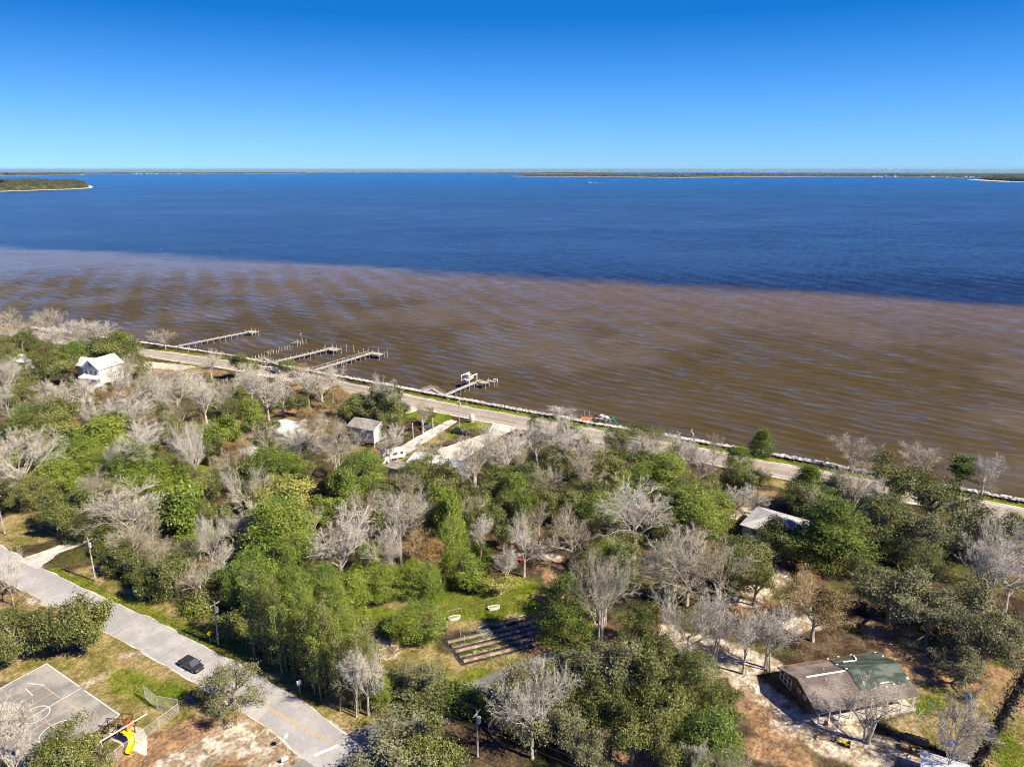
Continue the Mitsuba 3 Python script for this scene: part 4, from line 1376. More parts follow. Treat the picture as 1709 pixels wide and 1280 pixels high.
for y in (-1.2, 0.3):
    window(t, f, (-L / 2 + 0.38, y, 1.9), 0.7, 0.6, '-x')
fr = MB()
for y in (2.0, 3.0, 4.0, 5.0):
    fr.bar((-L / 2 + 0.1, y, 0.5), (-L / 2 + 0.1, y, 2.5), 0.09, 0.09)
for z in (0.55, 1.5, 2.45):
    fr.bar((-L / 2 + 0.13, 2.0, z), (-L / 2 + 0.13, 5.0, z), 0.08, 0.08)
part(t, 'trellis', moved(fr, f), m_('white'), label='white trellis frame at the shaded end wall')
part(t, 'vent_pipe', moved(MB().tube((-4.6, -0.9, EZ + 1.2), (-4.6, -0.9, EZ + 1.75), 0.08), f), m_('white'))
part(t, 'vent_pipe', moved(MB().tube((-3.2, 1.6, EZ + 1.0), (-3.2, 1.6, EZ + 1.5), 0.08), f), m_('white'))
# the tarpaulin: a sheet that follows both slopes, wrinkled
gx, gy = np.meshgrid(np.linspace(-0.1, L / 2 + 0.45, 44), np.linspace(-3.1, 5.25, 48), indexing='ij')
zz = EZ + RISE * (1 - np.abs(gy) / ((W - 1.0) / 2)) + 0.10 + 0.09 * meshkit.fbm(np.stack([gx * 0.8, gy * 1.3, gx * 0], -1), 4, 5)
gx = gx + 0.25 * (meshkit.noise(np.stack([gx * 0, gy, gx * 0], -1), 3) - 0.5) * (gx < 0.3)
gy = gy + 0.9 * (meshkit.noise(np.stack([gx * 0.7, gx * 0, gx * 0], -1), 4) - 0.5) * (gy < -2.9)
i_, j_ = np.meshgrid(np.arange(43), np.arange(47), indexing='ij')
a_ = (i_ * 48 + j_).ravel()
tv = np.stack([gx.ravel(), gy.ravel(), zz.ravel()], 1)
k = thing('tarpaulin', 'wrinkled green tarpaulin spread over the right half of the brown roof', 'tarpaulin')
put(k, (f(tv), np.stack([a_, a_ + 48, a_ + 49, a_ + 1], 1)), m_('tarp'), True)
r_ = np.random.default_rng(3)
for i, (x, y) in enumerate([(0.1, 5.0), (2.2, 5.2), (4.6, 5.2), (-0.2, 2.4), (-0.1, 0.4), (8.6, 2.8), (8.7, 4.6), (2.4, -3.3), (4.3, -3.4), (5.8, -3.2), (7.2, -3.3), (8.6, -2.6)]):
    z = EZ + RISE * (1 - abs(y) / 4.8) + 0.2
    k = thing('sandbag', 'pale sandbag weighing down the edge of the green tarpaulin', 'sandbag', 'sandbags on the green tarpaulin')
    v, fc = rock_proto(200 + i)
    put(k, (f(v * [0.22, 0.15, 0.10] + [x, y, z]), fc), m_('white'), True)
mb = MB()
zr = lambda y: EZ + RISE * (1 - abs(y) / 4.8) + 0.26  # noqa: E731
pp = [(1.3, 2.9, zr(2.9)), (3.4, 2.6, zr(2.6)), (4.1, 3.4, zr(3.4)), (4.6, 4.6, zr(4.6))]
for a, b in zip(pp[:-1], pp[1:]):
    mb.bar(a, b, 0.22, 0.06)
k = thing('loose_batten', 'pale bent batten lying on the green tarpaulin', 'batten')
put(k, moved(mb, f), m_('white'))

# the grey two-storey house on stilts
t = thing('stilt_house', 'grey two-storey house on stilts with a shallow grey roof and white gable trim', 'house')
f = at(-43.6, 202.6, 0, math.radians(-25.5))
part(t, 'wall', moved(walls(9.0, 7.0, 1.6, 6.2, 1.3), f), m_('siding'))
for s in range(3):
    for q in (-1, 1):
        part(t, 'stilt', moved(MB().box((-4 + 4 * s, q * 3.0, 0.8), (0.3, 0.3, 1.6)), f), m_('wood_grey'))
a, b = roof_gable(9.0, 7.0, 6.2, 1.3, 0.55)
ra, rb = part(t, 'roof_slope', moved(a, f), m_('roof_grey')), part(t, 'roof_slope', moved(b, f), m_('roof_grey'))
shingles(t, ra, 9.0, 7.0, 6.2, 1.3, 0.55, -1, f, 'roof_grey', 3, 0.6)
part(t, 'fascia', moved(MB().bar((-5.1, -4.08, 5.93), (5.1, -4.08, 5.93), 0.06, 0.3), f), m_('white'))
part(t, 'fascia', moved(MB().bar((5.08, -4.05, 6.03), (5.08, -0.02, 7.52), 0.06, 0.26), f), m_('white'))
window(t, f, (-1.2, -3.51, 3.2), 1.1, 1.0, '-y')
window(t, f, (2.4, -3.51, 4.8), 1.0, 1.2, '-y')
window(t, f, (4.51, 0.6, 4.6), 1.2, 1.3, '+x')

# the white gabled house, far left
t = thing('gabled_house', 'tall white house with two pale metal gables and a stepped porch', 'house')
f = at(-156.5, 262.0, 0, math.radians(70))
part(t, 'wall', moved(walls(10.5, 8.0, 2.4, 8.6, 3.0), f), m_('white'))
for x in (-4.6, 0, 4.6):
    for q in (-1, 1):
        part(t, 'stilt', moved(MB().box((x, q * 3.6, 1.2), (0.35, 0.35, 2.4)), f), m_('white'))
a, b = roof_gable(10.5, 8.0, 8.6, 3.0, 0.6)
part(t, 'roof_slope', moved(a, f), m_('roof_white'))
part(t, 'roof_slope', moved(b, f), m_('roof_white'))
a, b = roof_gable(9.0, 6.0, 8.2, 2.3, 0.5)
fw = lambda p: f(at(0.5, 6.0, 0, math.radians(90))(p))  # noqa: E731
part(t, 'wing_wall', moved(walls(9.0, 6.0, 2.4, 8.2, 2.3), fw), m_('white'))
part(t, 'wing_roof', moved(a, fw), m_('roof_white'))
part(t, 'wing_roof', moved(b, fw), m_('roof_white'))
window(t, f, (-5.26, 0.0, 9.6), 1.0, 1.5, '-x')
for y in (-2.4, 0.0, 2.4):
    window(t, f, (-5.26, y, 6.6), 1.1, 1.6, '-x')
    window(t, f, (-5.26, y, 4.0), 1.1, 1.5, '-x')
part(t, 'porch_deck', moved(MB().box((-6.5, -1.0, 2.35), (2.4, 9.0, 0.25)), f), m_('white'))
part(t, 'porch_roof', moved(MB().face([(-8.0, -5.8, 5.0), (-5.3, -5.8, 5.7), (-5.3, 3.8, 5.7), (-8.0, 3.8, 5.0)][::-1], 0.15), f), m_('roof_white'))
for y in (-5.2, -2.4, 0.4, 3.2):
    part(t, 'porch_post', moved(MB().box((-7.6, y, 3.7), (0.18, 0.18, 2.6)), f), m_('white'))
mb = MB()
for z in (2.75, 3.3):
    mb.bar((-7.62, -5.3, z), (-7.62, 3.4, z), 0.08, 0.1)
part(t, 'porch_rail', moved(mb, f), m_('white'))
mb = MB()
for i in range(9):
    mb.box((-8.0 - 0.3 * i, -4.0, 2.2 - 0.26 * i), (0.34, 1.4, 0.12))
part(t, 'stair', moved(mb, f), m_('white'))


def simple_house(name, label, x, y, ang, L, W, z, rise, wall, roof, hip=False, win=True):
    t = thing(name, label, 'house')
    f = at(x, y, 0, math.radians(ang))
    part(t, 'wall', moved(walls(L, W, 0, z, 0 if hip else rise), f), m_(wall))
    if hip:
        l, w, k = L / 2 + 0.6, W / 2 + 0.6, max(L - W, 0) / 2
        c = [(-l, -w, z), (l, -w, z), (l, w, z), (-l, w, z)]
        r0, r1 = (-k - 0.01, 0, z + rise), (k + 0.01, 0, z + rise)
        for q in ([c[0], c[1], r1, r0], [c[2], c[3], r0, r1], [c[1], c[2], r1], [c[3], c[0], r0]):
            part(t, 'roof_slope', moved(MB().face(q, 0.12), f), m_(roof))
    else:
        for q in roof_gable(L, W, z, rise, 0.5):
            part(t, 'roof_slope', moved(q, f), m_(roof))
        part(t, 'ridge_cap', moved(MB().bar((-L / 2 - 0.5, 0, z + rise + 0.05), (L / 2 + 0.5, 0, z + rise + 0.05), 0.3, 0.06), f), m_(roof))
    if win:
        for k in (-0.28, 0.25):
            window(t, f, (L * k, -W / 2 - 0.01, z * 0.58), 1.2, 1.2, '-y')
        window(t, f, (L / 2 + 0.01, 0.4, z * 0.58), 1.2, 1.2, '+x')
    return t, f


simple_house('pale_house', 'low house under a pale blue-white shallow metal roof beside bare trees', -71.0, 208.6, -33, 10.0, 9.0, 3.0, 0.9, 'siding', 'roof_white')
simple_house('annex_house', 'small pale-roofed annex tucked right against the pale blue-white roof', -63.0, 213.5, -33, 6.0, 6.0, 2.8, 0.8, 'siding', 'roof_white', win=False)
simple_house('carport_house', 'flat white roof and dark carport among bushes left of the pale shallow roof', *(-75.49, 190.87), -28, 7.0, 5.0, 2.4, 0.4, 'wood_dark', 'roof_white')
simple_house('white_roofed_house', 'long white-roofed house at the end of the wide white driveway', *(-19.32, 180.57), -27, 17.0, 7.5, 2.9, 1.3, 'siding', 'roof_white')
simple_house('hip_roofed_house', 'square house under a pale grey hip roof near the shore road', *(60.12, 145.63), -38, 11.5, 10.5, 2.9, 2.0, 'siding', 'roof_pale', hip=True)
simple_house('white_shed', 'white-roofed shed at the bottom edge beside the raised beds', *(58.76, 77.19), -27, 5.0, 3.4, 2.3, 0.35, 'wood_grey', 'roof_white', win=False)
simple_house('hidden_house', 'white-roofed house glimpsed through the oaks at the far left', *(-202.67, 286.39), -25, 8.0, 6.0, 4.2, 1.8, 'white', 'roof_white')
simple_house('grey_outbuilding', 'low grey-roofed outbuilding beside the white travel trailer', *(-30.68, 180.29), -27, 5.5, 4.2, 2.2, 0.5, 'siding', 'roof_grey', win=False)
simple_house('left_shed', 'small white shed half hidden in bushes at the far left', *(-162.63, 221.41), -27, 3.6, 3.0, 2.2, 0.7, 'white', 'roof_white', win=False)

# travel trailer
t = thing('travel_trailer', 'white travel trailer with dark windows parked among bare trees', 'trailer')
f = at(*(-34.19, 189.69), 0, math.radians(28))
mb = MB()
prof = [(-3.3, 0.6), (3.1, 0.6), (3.4, 1.1), (3.2, 2.6), (2.9, 2.95), (-3.1, 2.95), (-3.4, 2.5)]
mb.face([(x, -1.2, z) for x, z in prof], 0)
mb.face([(x, 1.2, z) for x, z in prof][::-1], 0)
for (x0, z0), (x1, z1) in zip(prof, prof[1:] + prof[:1]):
    mb.face([(x0, -1.2, z0), (x0, 1.2, z0), (x1, 1.2, z1), (x1, -1.2, z1)])
part(t, 'body', moved(mb, f), m_('car_white'))
for x, w in ((-1.9, 1.1), (0.2, 1.4), (2.2, 0.8)):
    part(t, 'window', moved(MB().box((x, -1.2, 2.0), (w, 0.04, 0.7)), f), m_('glass_dark'))
part(t, 'window', moved(MB().box((3.28, 0, 2.0), (0.06, 1.6, 0.6)), f), m_('glass_dark'))
for x in (-0.6, 0.25):
    for s in (-1, 1):
        part(t, 'wheel', moved(MB().tube((x, s * 1.0, 0.36), (x, s * 1.22, 0.36), 0.36, n=14), f), m_('rubber'))

# ------------------------------------------------------------------ cars


def car(label, x, y, ang, paint, tall=1.62, length=4.7, glass='glass_dark'):
    """A five-door car pointing along +x of its own frame: lofted body, glass, wheels, lamps, mirrors."""
    t = thing('parked_car' if 'parked' in label or 'stand' in label else 'moving_car', label, 'car')
    f = at(x, y, 0.02, math.radians(ang))
    h, l = length / 2, 0.95
    st = [(-h, 0.72, 0.42, 0.86), (-h + 0.12, 0.84, 0.30, 0.98), (-h + 0.6, 0.90, 0.24, 1.02), (-0.6, 0.92, 0.22, 1.00), (0.7, 0.92, 0.22, 0.98), (1.2, 0.91, 0.22, 0.96), (h - 0.5, 0.88, 0.24, 0.88), (h - 0.12, 0.80, 0.30, 0.78), (h, 0.64, 0.38, 0.66)]
    rings = [[(x_, -w * 0.86, zb), (x_, -w, zb + 0.16), (x_, -w, zt - 0.16), (x_, -w * 0.90, zt), (x_, w * 0.90, zt), (x_, w, zt - 0.16), (x_, w, zb + 0.16), (x_, w * 0.86, zb)] for x_, w, zb, zt in st]
    v = np.array(rings).reshape(-1, 3)
    n = 8
    i, j = np.meshgrid(np.arange(len(st) - 1), np.arange(n), indexing='ij')
    a, b = (i * n + j).ravel(), (i * n + (j + 1) % n).ravel()
    body = MB().add(v, np.stack([a, b, b + n, a + n], 1))
    body.face(rings[0][::-1])
    body.face(rings[-1])
    part(t, 'body', moved(body, f), m_(paint), 35)
    # cabin: pillars and roof, glass between
    low = [(-h + 0.25, 0.80), (1.25, 0.82)]
    top = [(-h + 0.85, 0.66), (0.35, 0.66)]
    z0, z1 = 0.97, tall
    B = [(low[0][0], -low[0][1], z0), (low[1][0], -low[1][1], z0), (low[1][0], low[1][1], z0), (low[0][0], low[0][1], z0)]
    U = [(top[0][0], -top[0][1], z1), (top[1][0], -top[1][1], z1), (top[1][0], top[1][1], z1), (top[0][0], top[0][1], z1)]
    roof = MB().face([(p[0], p[1], p[2] + 0.0) for p in U], 0.05)
    mid = np.mean(U, 0)
    roof.face([tuple(mid + (np.array(p) - mid) * [0.85, 0.8, 1] + [0, 0, 0.05]) for p in U], 0.05)
    for p, q in zip(B, U):
        roof.bar(p, q, 0.10, 0.10)
    for s in (0, 1):
        m0 = np.array(B[0 if s == 0 else 3]) * 0.52 + np.array(B[1 if s == 0 else 2]) * 0.48
        m1 = np.array(U[0 if s == 0 else 3]) * 0.5 + np.array(U[1 if s == 0 else 2]) * 0.5
        roof.bar(m0, m1, 0.09, 0.09)
    part(t, 'roof', moved(roof, f), m_(paint))
    for nm, q in (('windscreen', (B[1], B[2], U[2], U[1])), ('rear_window', (B[3], B[0], U[0], U[3])), ('side_window', (B[0], B[1], U[1], U[0])), ('side_window', (B[2], B[3], U[3], U[2]))):
        part(t, nm, moved(MB().face(q, 0.03), f), m_(glass))
    for x_ in (-h + 0.88, h - 0.95):
        for s in (-1, 1):
            k = part(t, 'wheel', moved(MB().tube((x_, s * 0.72, 0.34), (x_, s * 0.94, 0.34), 0.34, n=16), f), m_('rubber'))
            put(k + '__rim', moved(MB().tube((x_, s * 0.93, 0.34), (x_, s * 0.95, 0.34), 0.21, n=12), f), m_('metal'))
    for s in (-1, 1):
        part(t, 'headlight', moved(MB().box((h - 0.16, s * 0.60, 0.66), (0.22, 0.30, 0.14)), f), m_('white'))
        part(t, 'taillight', moved(MB().box((-h + 0.06, s * 0.66, 0.86), (0.14, 0.26, 0.16)), f), m_('red'))
        part(t, 'mirror', moved(MB().box((0.95, s * 1.02, 1.04), (0.14, 0.22, 0.14)), f), m_(paint))
    part(t, 'bumper', moved(MB().box((h - 0.03, 0, 0.42), (0.10, 1.3, 0.16)), f), m_('rubber'))
    return t


car('black car driving down the pale side street', *(-53.67, 100.37), -30.5, 'car_black', 1.55, 4.8)
car('large black vehicle parked on the lawn beside the white driveway', *(-16.34, 210.05), -25, 'car_black', 1.75, 5.4)
car('dark car parked in the shade of the small green tree near the shore road', *(-27.07, 214.66), 30, 'car_black', 1.5, 4.6)
car('white car standing on the shore road near the middle docks', *(-99.51, 283.04), -28, 'car_white', 1.6, 4.8)
car('white car parked under the big oak beside the cross street', *(-1.55, 92.78), 110, 'car_white', 1.6, 4.7)
car('white pickup-sized vehicle parked beside the travel trailer', *(-36.98, 185.69), 62, 'car_white', 1.7, 5.2)
car('blue vehicle parked at the far left edge under a bare tree', *(-182.48, 241.87), 20, 'blue', 1.6, 4.8)

# ------------------------------------------------------------------ docks
rd = np.random.default_rng(17)


def dock(label, p0, p1, width, head=None, pile_up=0.9, step=2.9, z=0.55, rail=False, tall=()):
    t = thing('dock', label, 'dock', 'docks reaching out from the shore')
    a, b = np.array(p0, float), np.array(p1, float)
    d = (b - a) / np.linalg.norm(b - a)
    nrm = np.array([-d[1], d[0]])
    L = np.linalg.norm(b - a)
    deck = MB()
    n = int(L / 0.6)
    for i in range(n):
        c = a + d * (i + 0.5) * L / n
        deck.box((c[0], c[1], z + rd.uniform(-0.015, 0.015)), (L / n - 0.03, width + rd.uniform(-0.05, 0.05), 0.07), math.atan2(d[1], d[0]))
    part(t, 'deck', deck, m_('wood_grey'))
    mb = MB()
    for s in (-1, 1):
        q = nrm * s * width * 0.42
        mb.bar((*(a + q), z - 0.16), (*(b + q), z - 0.16), 0.08, 0.22)
    part(t, 'joist', mb, m_('wood_grey'))
    for i in range(int(L / step) + 1):
        for s in (-1, 1):
            c = a + d * i * step + nrm * s * (width / 2 + 0.08) + rd.normal(0, 0.05, 2)
            top = z + pile_up * rd.uniform(0.7, 1.2)
            part(t, 'piling', MB().tube((c[0], c[1], -3.2), (c[0] + rd.normal(0, 0.06), c[1] + rd.normal(0, 0.06), top), 0.13, 0.11, 7), m_('wood_grey'))
    if rail:
        mb = MB()
        q = nrm * (width / 2 + 0.1)
        mb.bar((*(a + q), z + 0.95), (*(b + q), z + 0.95), 0.1, 0.1)
        part(t, 'rail', mb, m_('wood_grey'))
    if head:
        hl, hw, off = head
        c = b + d * hw / 2 + nrm * off
        mb = MB()
        m = int(hl / 0.5)
        for i in range(m):
            q = c + nrm * (i + 0.5 - m / 2) * hl / m
            mb.box((q[0], q[1], z + 0.02 + rd.uniform(-0.015, 0.015)), (hw, hl / m - 0.03, 0.07), math.atan2(d[1], d[0]))
        part(t, 'platform', mb, m_('wood_grey'))
        for i in (-1, 0, 1):
            for s in (-1, 1):
                q = c + nrm * i * hl * 0.48 + d * s * hw * 0.48
                part(t, 'piling', MB().tube((*q, -3.2), (*q, z + rd.uniform(0.9, 1.7)), 0.14, 0.12, 7), m_('wood_grey'))
    for (u, s, hh) in tall:
        q = b + d * u + nrm * s
        part(t, 'mooring_pile', MB().tube((*q, -3.2), (*q, hh), 0.15, 0.13, 7), m_('wood_grey'))
    return t, a, b, d, nrm


dock('longest dock, low and bare with a small platform at its end, farthest left', (-157.70, 323.17), (-134.92, 353.59), 1.6, (6.0, 4.0, -1.5), 0.35, 3.2)
dock('middle dock with a broad end platform and rows of short pilings', (-105.58, 291.41), (-85.34, 317.44), 1.8, (6.5, 4.5, -1.8), 0.9, tall=[(7.5, -5.0, 2.4), (8.5, -9.0, 2.6), (2.0, 3.0, 1.9)])
dock('dock with a side rail and tall mooring piles, right of the middle dock', (-81.69, 282.08), (-64.28, 309.73), 1.9, (7.5, 3.2, -2.6), 0.9, rail=True, tall=[(-4.5, 1.8, 2.6), (-1.0, 2.2, 2.8), (2.0, 2.2, 2.5), (4.2, -2.0, 2.4), (4.2, -7.0, 2.2)])
t, a, b, d, nrm = dock('dock with a boat lift and a white boat, nearest the parked black vehicle', (-24.96, 248.24), (-14.35, 264.97), 1.5, None, 0.0, 3.0)
# its end: two side platforms and the lift
for nm, u, s, w, l in (('platform', 1.5, -3.0, 3.0, 3.6), ('platform', 4.6, -4.5, 1.6, 4.0), ('platform', 2.2, 0.0, 3.4, 1.5)):
    c = b + d * u + nrm * s
    mb = MB()
    for i in range(int(l / 0.4)):
        q = c + nrm * (i + 0.5 - int(l / 0.4) / 2) * 0.4
        mb.box((*q, 0.6), (w, 0.36, 0.07), math.atan2(d[1], d[0]))
    part(t, nm, mb, m_('wood_grey'))
mb = MB()
for s in (1.3, 5.0):
    mb.bar((*(b + d * -2.4 + nrm * s), 3.0), (*(b + d * 3.2 + nrm * s), 3.0), 0.22, 0.3)
part(t, 'lift_beam', mb, m_('white'))
for u in (-2.2, 3.0):
    for s in (1.3, 5.0):
        q = b + d * u + nrm * s
        part(t, 'lift_post', MB().tube((*q, -3.2), (*q, 3.0), 0.16, 0.14, 7), m_('white'))
for u, s in ((0.2, -1.4), (0.2, -4.8), (3.0, -1.4), (3.0, -4.8), (5.4, -2.6), (5.4, -6.6), (3.8, -6.6)):
    q = b + d * u + nrm * s
    part(t, 'piling', MB().tube((*q, -3.2), (*q, 1.5), 0.13, 0.11, 7), m_('wood_grey'))
part(t, 'bench', MB().box((*(b + d * 5.3 + nrm * -6.0), 1.0), (0.5, 2.0, 0.8), math.atan2(d[1], d[0])), m_('white'))


def boat(label, pos, ang, z, s=1.0, cat='motorboat', top=True):
    t = thing('motorboat', label, cat)
    f0 = at(pos[0], pos[1], z, ang)
    f = lambda p: f0(np.asarray(p, float) * s)  # noqa: E731
    xs = np.linspace(0, 1, 9)
    rings = []
    for u in xs:
        w = 1.15 * (1 - max(0, u - 0.45) ** 2 / 0.33)
        x = -3.0 + 6.2 * u
        rings.append([(x, -w, 0.95 + 0.25 * u), (x, -w * 0.8, 0.35 + 0.3 * u * u), (x, 0, 0.55 * u ** 3), (x, w * 0.8, 0.35 + 0.3 * u * u), (x, w, 0.95 + 0.25 * u)])
    v = np.array(rings).reshape(-1, 3)
    i, j = np.meshgrid(np.arange(8), np.arange(4), indexing='ij')
    a = (i * 5 + j).ravel()
    hull = MB().add(v, np.stack([a, a + 1, a + 6, a + 5], 1))
    hull.face([rings[0][k] for k in (4, 3, 2, 1, 0)])
    part(t, 'hull', moved(hull, f), m_('car_white'), 30)
    dk = MB()
    for p, q in zip(rings[:-1], rings[1:]):
        z0 = 0.12
        dk.face([(p[0][0], p[0][1] * 0.95, p[0][2] - z0), (q[0][0], q[0][1] * 0.95, q[0][2] - z0), (q[4][0], q[4][1] * 0.95, q[4][2] - z0), (p[4][0], p[4][1] * 0.95, p[4][2] - z0)])
    part(t, 'deck', moved(dk, f), m_('white'))
    part(t, 'console', moved(MB().box((-0.2, 0, 1.4), (0.9, 0.9, 0.9)), f), m_('white'))
    part(t, 'windscreen', moved(MB().face([(0.3, -0.5, 1.7), (0.3, 0.5, 1.7), (0.05, 0.45, 2.2), (0.05, -0.45, 2.2)], 0.03), f), m_('glass_dark'))
    part(t, 'outboard', moved(MB().box((-3.25, 0, 0.95), (0.45, 0.4, 0.9)), f), m_('rubber'))
    if top:
        mb = MB().box((-0.3, 0, 2.75), (1.9, 1.7, 0.07))
        for x in (-1.1, 0.5):
            for y in (-0.75, 0.75):
                mb.bar((x, y, 1.0), (x, y, 2.72), 0.06, 0.06)
        part(t, 'canopy', moved(mb, f), m_('white'))
    return t


q = b + d * 0.3 + nrm * 3.15
boat('white motorboat hoisted in the boat lift beside the dock', (q[0], q[1]), math.atan2(d[1], d[0]), 0.5)
x, y = (458, 4390)
boat('tiny white motorboat far out on the blue bay', (x, y), 0.3, far_z(x, y) - 0.3, 3.2)
wk = MB()
r2 = np.random.default_rng(6)
for i in range(60):
    u = i / 60
    cx, cy = x + 6 + 95 * u, y - 4 - 20 * u + r2.normal(0, 4 * u)
    wk.add(rock_proto(300 + i % 6)[0] * [3.0 * (1 - 0.6 * u), 1.6 + 3 * u, 0.5 * (1 - 0.7 * u)] + [cx, cy, far_z(cx, cy)], rock_proto(300)[1])
setting('wake_foam', wk, m_('white'), kind='stuff', label='white wake foam behind the far motorboat')

# the ruined dock: two rows of bare pilings and a broken end
t = thing('ruined_dock', 'ruined dock of bare pilings with a lamp post at its broken end', 'dock')
a, b = np.array((-115.26, 307.39)), np.array((-100.79, 336.07))
d = (b - a) / np.linalg.norm(b - a)
nrm = np.array([-d[1], d[0]])
L = np.linalg.norm(b - a)
for i in range(19):
    for s in (-0.8, 0.8):
        if rd.random() < 0.16:
            continue
        c = a + d * L * i / 18 + nrm * s + rd.normal(0, 0.12, 2)
        up = rd.uniform(-0.2, 0.5) if i < 15 else rd.uniform(0.5, 1.9)
        part(t, 'piling', MB().tube((*c, -3.2), (c[0] + rd.normal(0, 0.1), c[1] + rd.normal(0, 0.1), up), 0.15, 0.13, 7), m_('wood_grey'))
mb = MB()
for i in (4, 5, 9, 10, 14, 15):
    c = a + d * L * i / 18
    mb.bar((*(c - nrm), 0.1), (*(c + nrm), 0.15), 0.18, 0.22)
c0, c1 = a + d * L * 13.6 / 18, a + d * L * 16.6 / 18
mb.bar((*(c0 + nrm * 0.7), 0.5), (*(c1 + nrm * 0.7), 0.6), 0.5, 0.08)
part(t, 'crossbeam', mb, m_('wood_grey'))
c = a + d * L * 16.9 / 18
part(t, 'lamp_post', MB().tube((*c, -1), (*c, 4.0), 0.09, 0.07, 6), m_('wood_grey'))
part(t, 'lamp_head', MB().box((*c, 4.1), (0.6, 0.4, 0.25)), m_('white'))

# shore ramps at the docks
for label, p0, p1, p2 in (('grey wooden ramp with handrails leading down to the middle dock', (-110.14, 297.29), (-107.44, 299.30), (-100.79, 292.38)), ('grey wooden ramp with handrails at the shore end of the boat-lift dock', (-33.62, 252.61), (-29.92, 255.60), (-25.24, 248.96))):
    t = thing('shore_ramp', label, 'ramp')
    pts = [(*p0, 0.5), (*p1, 1.0), (*p2, 0.6)]
    mb, ml = MB(), MB()
    for u, w in zip(pts[:-1], pts[1:]):
        mb.bar(u, w, 1.6, 0.1)
        u, w = np.array(u), np.array(w)
        dn = (w - u) / np.linalg.norm(w - u)
        sd = np.cross(dn, [0, 0, 1]) * 0.8
        for s in (-1, 1):
            ml.bar(u + sd * s + [0, 0, 1.0], w + sd * s + [0, 0, 1.0], 0.09, 0.09)
            ml.bar(u + sd * s + [0, 0, 0.55], w + sd * s + [0, 0, 0.55], 0.07, 0.07)
        m = max(2, int(np.linalg.norm(w - u) / 1.6))
        for i in range(m + 1):
            q = u + (w - u) * i / m
            for s in (-1, 1):
                part(t, 'post', MB().bar(q + sd * s - [0, 0, 1.8], q + sd * s + [0, 0, 1.02], 0.1, 0.1), m_('wood_grey'))
    part(t, 'deck', mb, m_('wood_grey'))
    part(t, 'handrail', ml, m_('wood_grey'))

# the ramshackle dock heaped with coloured things
bx, by = (27.85, 221.47)
ang = math.radians(-30)
f = at(bx, by, 0, ang)
t = thing('ramshackle_dock', 'small ramshackle shore dock with an orange-brown boarded wing and dark framework', 'dock')
for i in range(9):
    part(t, 'board', moved(MB().box((-5.6 + 0.45 * i, 0.4, 0.15 + 0.03 * i + rd.uniform(-0.06, 0.06)), (0.40, 2.6 + rd.uniform(-0.4, 0.4), 0.08), rd.uniform(-0.06, 0.06)), f), m_('orange'))
part(t, 'platform', moved(MB().box((2.4, 1.6, 0.9), (5.6, 2.4, 0.12)), f), m_('wood_grey'))
for x in (-5.4, -3.6, -1.6, 0.0, 1.8, 3.6, 5.2):
    for y in (-0.4, 2.8):
        part(t, 'post', moved(MB().tube((x, y, -2.8), (x + rd.normal(0, 0.08), y, rd.uniform(0.9, 2.3)), 0.10, 0.09, 6), f), m_('wood_grey'))
mb = MB()
for i in range(9):
    mb.bar((-0.2 + 0.35 * i, -0.5, 0.1 + rd.uniform(0, 0.3)), (0.3 + 0.35 * i, 1.6, 0.8 + rd.uniform(-0.2, 0.4)), 0.12, 0.12)
mb.bar((-0.4, -0.5, 0.2), (3.4, -0.5, 0.5), 0.14, 0.14)
mb.bar((-0.4, -0.5, 0.8), (3.4, -0.5, 0.9), 0.12, 0.12)
part(t, 'framework', moved(mb, f), m_('wood_dark'))
for i, (x, y, s) in enumerate(((1.2, 2.0, 0.85), (2.9, 1.8, 0.7), (3.5, 1.2, 0.6))):
    k = thing('white_tub', ('largest', 'middle', 'smallest')[i] + ' of the white tubs heaped on the ramshackle dock', 'tub')
    part(k, 'shell', moved(MB().tube((x, y, 0.96), (x, y, 0.96 + s), s * 0.6, s * 0.85, 12), f), m_('white'))
    part(k, 'rim', moved(MB().tube((x, y, 0.96 + s), (x, y, 1.03 + s), s * 0.92, s * 0.92, 12), f), m_('white'))
k = thing('green_slide', 'green slide sloping from the right end of the ramshackle dock into the water', 'slide')
mb = MB()
pr_ = [(4.6, 2.3), (5.1, 1.9), (5.8, 1.0), (6.5, 0.1), (7.3, -0.9)]
for (x0, z0), (x1, z1) in zip(pr_[:-1], pr_[1:]):
    mb.face([(x0, 0.9, z0), (x1, 0.9, z1), (x1, 1.9, z1), (x0, 1.9, z0)][::-1], 0.06)
part(k, 'chute', moved(mb, f), m_('green'))
for y in (0.86, 1.94):
    mb = MB()
    for (x0, z0), (x1, z1) in zip(pr_[:-1], pr_[1:]):
        mb.bar((x0, y, z0 + 0.15), (x1, y, z1 + 0.15), 0.08, 0.3)
    part(k, 'side_wall', moved(mb, f), m_('green'))
for i, (x, y) in enumerate(((-1.1, 1.8), (4.6, 2.6))):
    k = thing('red_chair', ('red chair at the middle of the ramshackle dock', 'red chair at the right end of the ramshackle dock')[i], 'chair')
    z = 0.5 if i == 0 else 0.96
    part(k, 'seat', moved(MB().box((x, y, z + 0.42), (0.6, 0.6, 0.06)), f), m_('red'))
    part(k, 'backrest', moved(MB().box((x, y + 0.3, z + 0.8), (0.6, 0.06, 0.75)), f), m_('red'))
    for sx in (-0.25, 0.25):
        for sy in (-0.25, 0.25):
            part(k, 'leg', moved(MB().box((x + sx, y + sy, z + 0.2), (0.06, 0.06, 0.4)), f), m_('red'))

# ------------------------------------------------------------------ utility poles and wires
WIRE = []


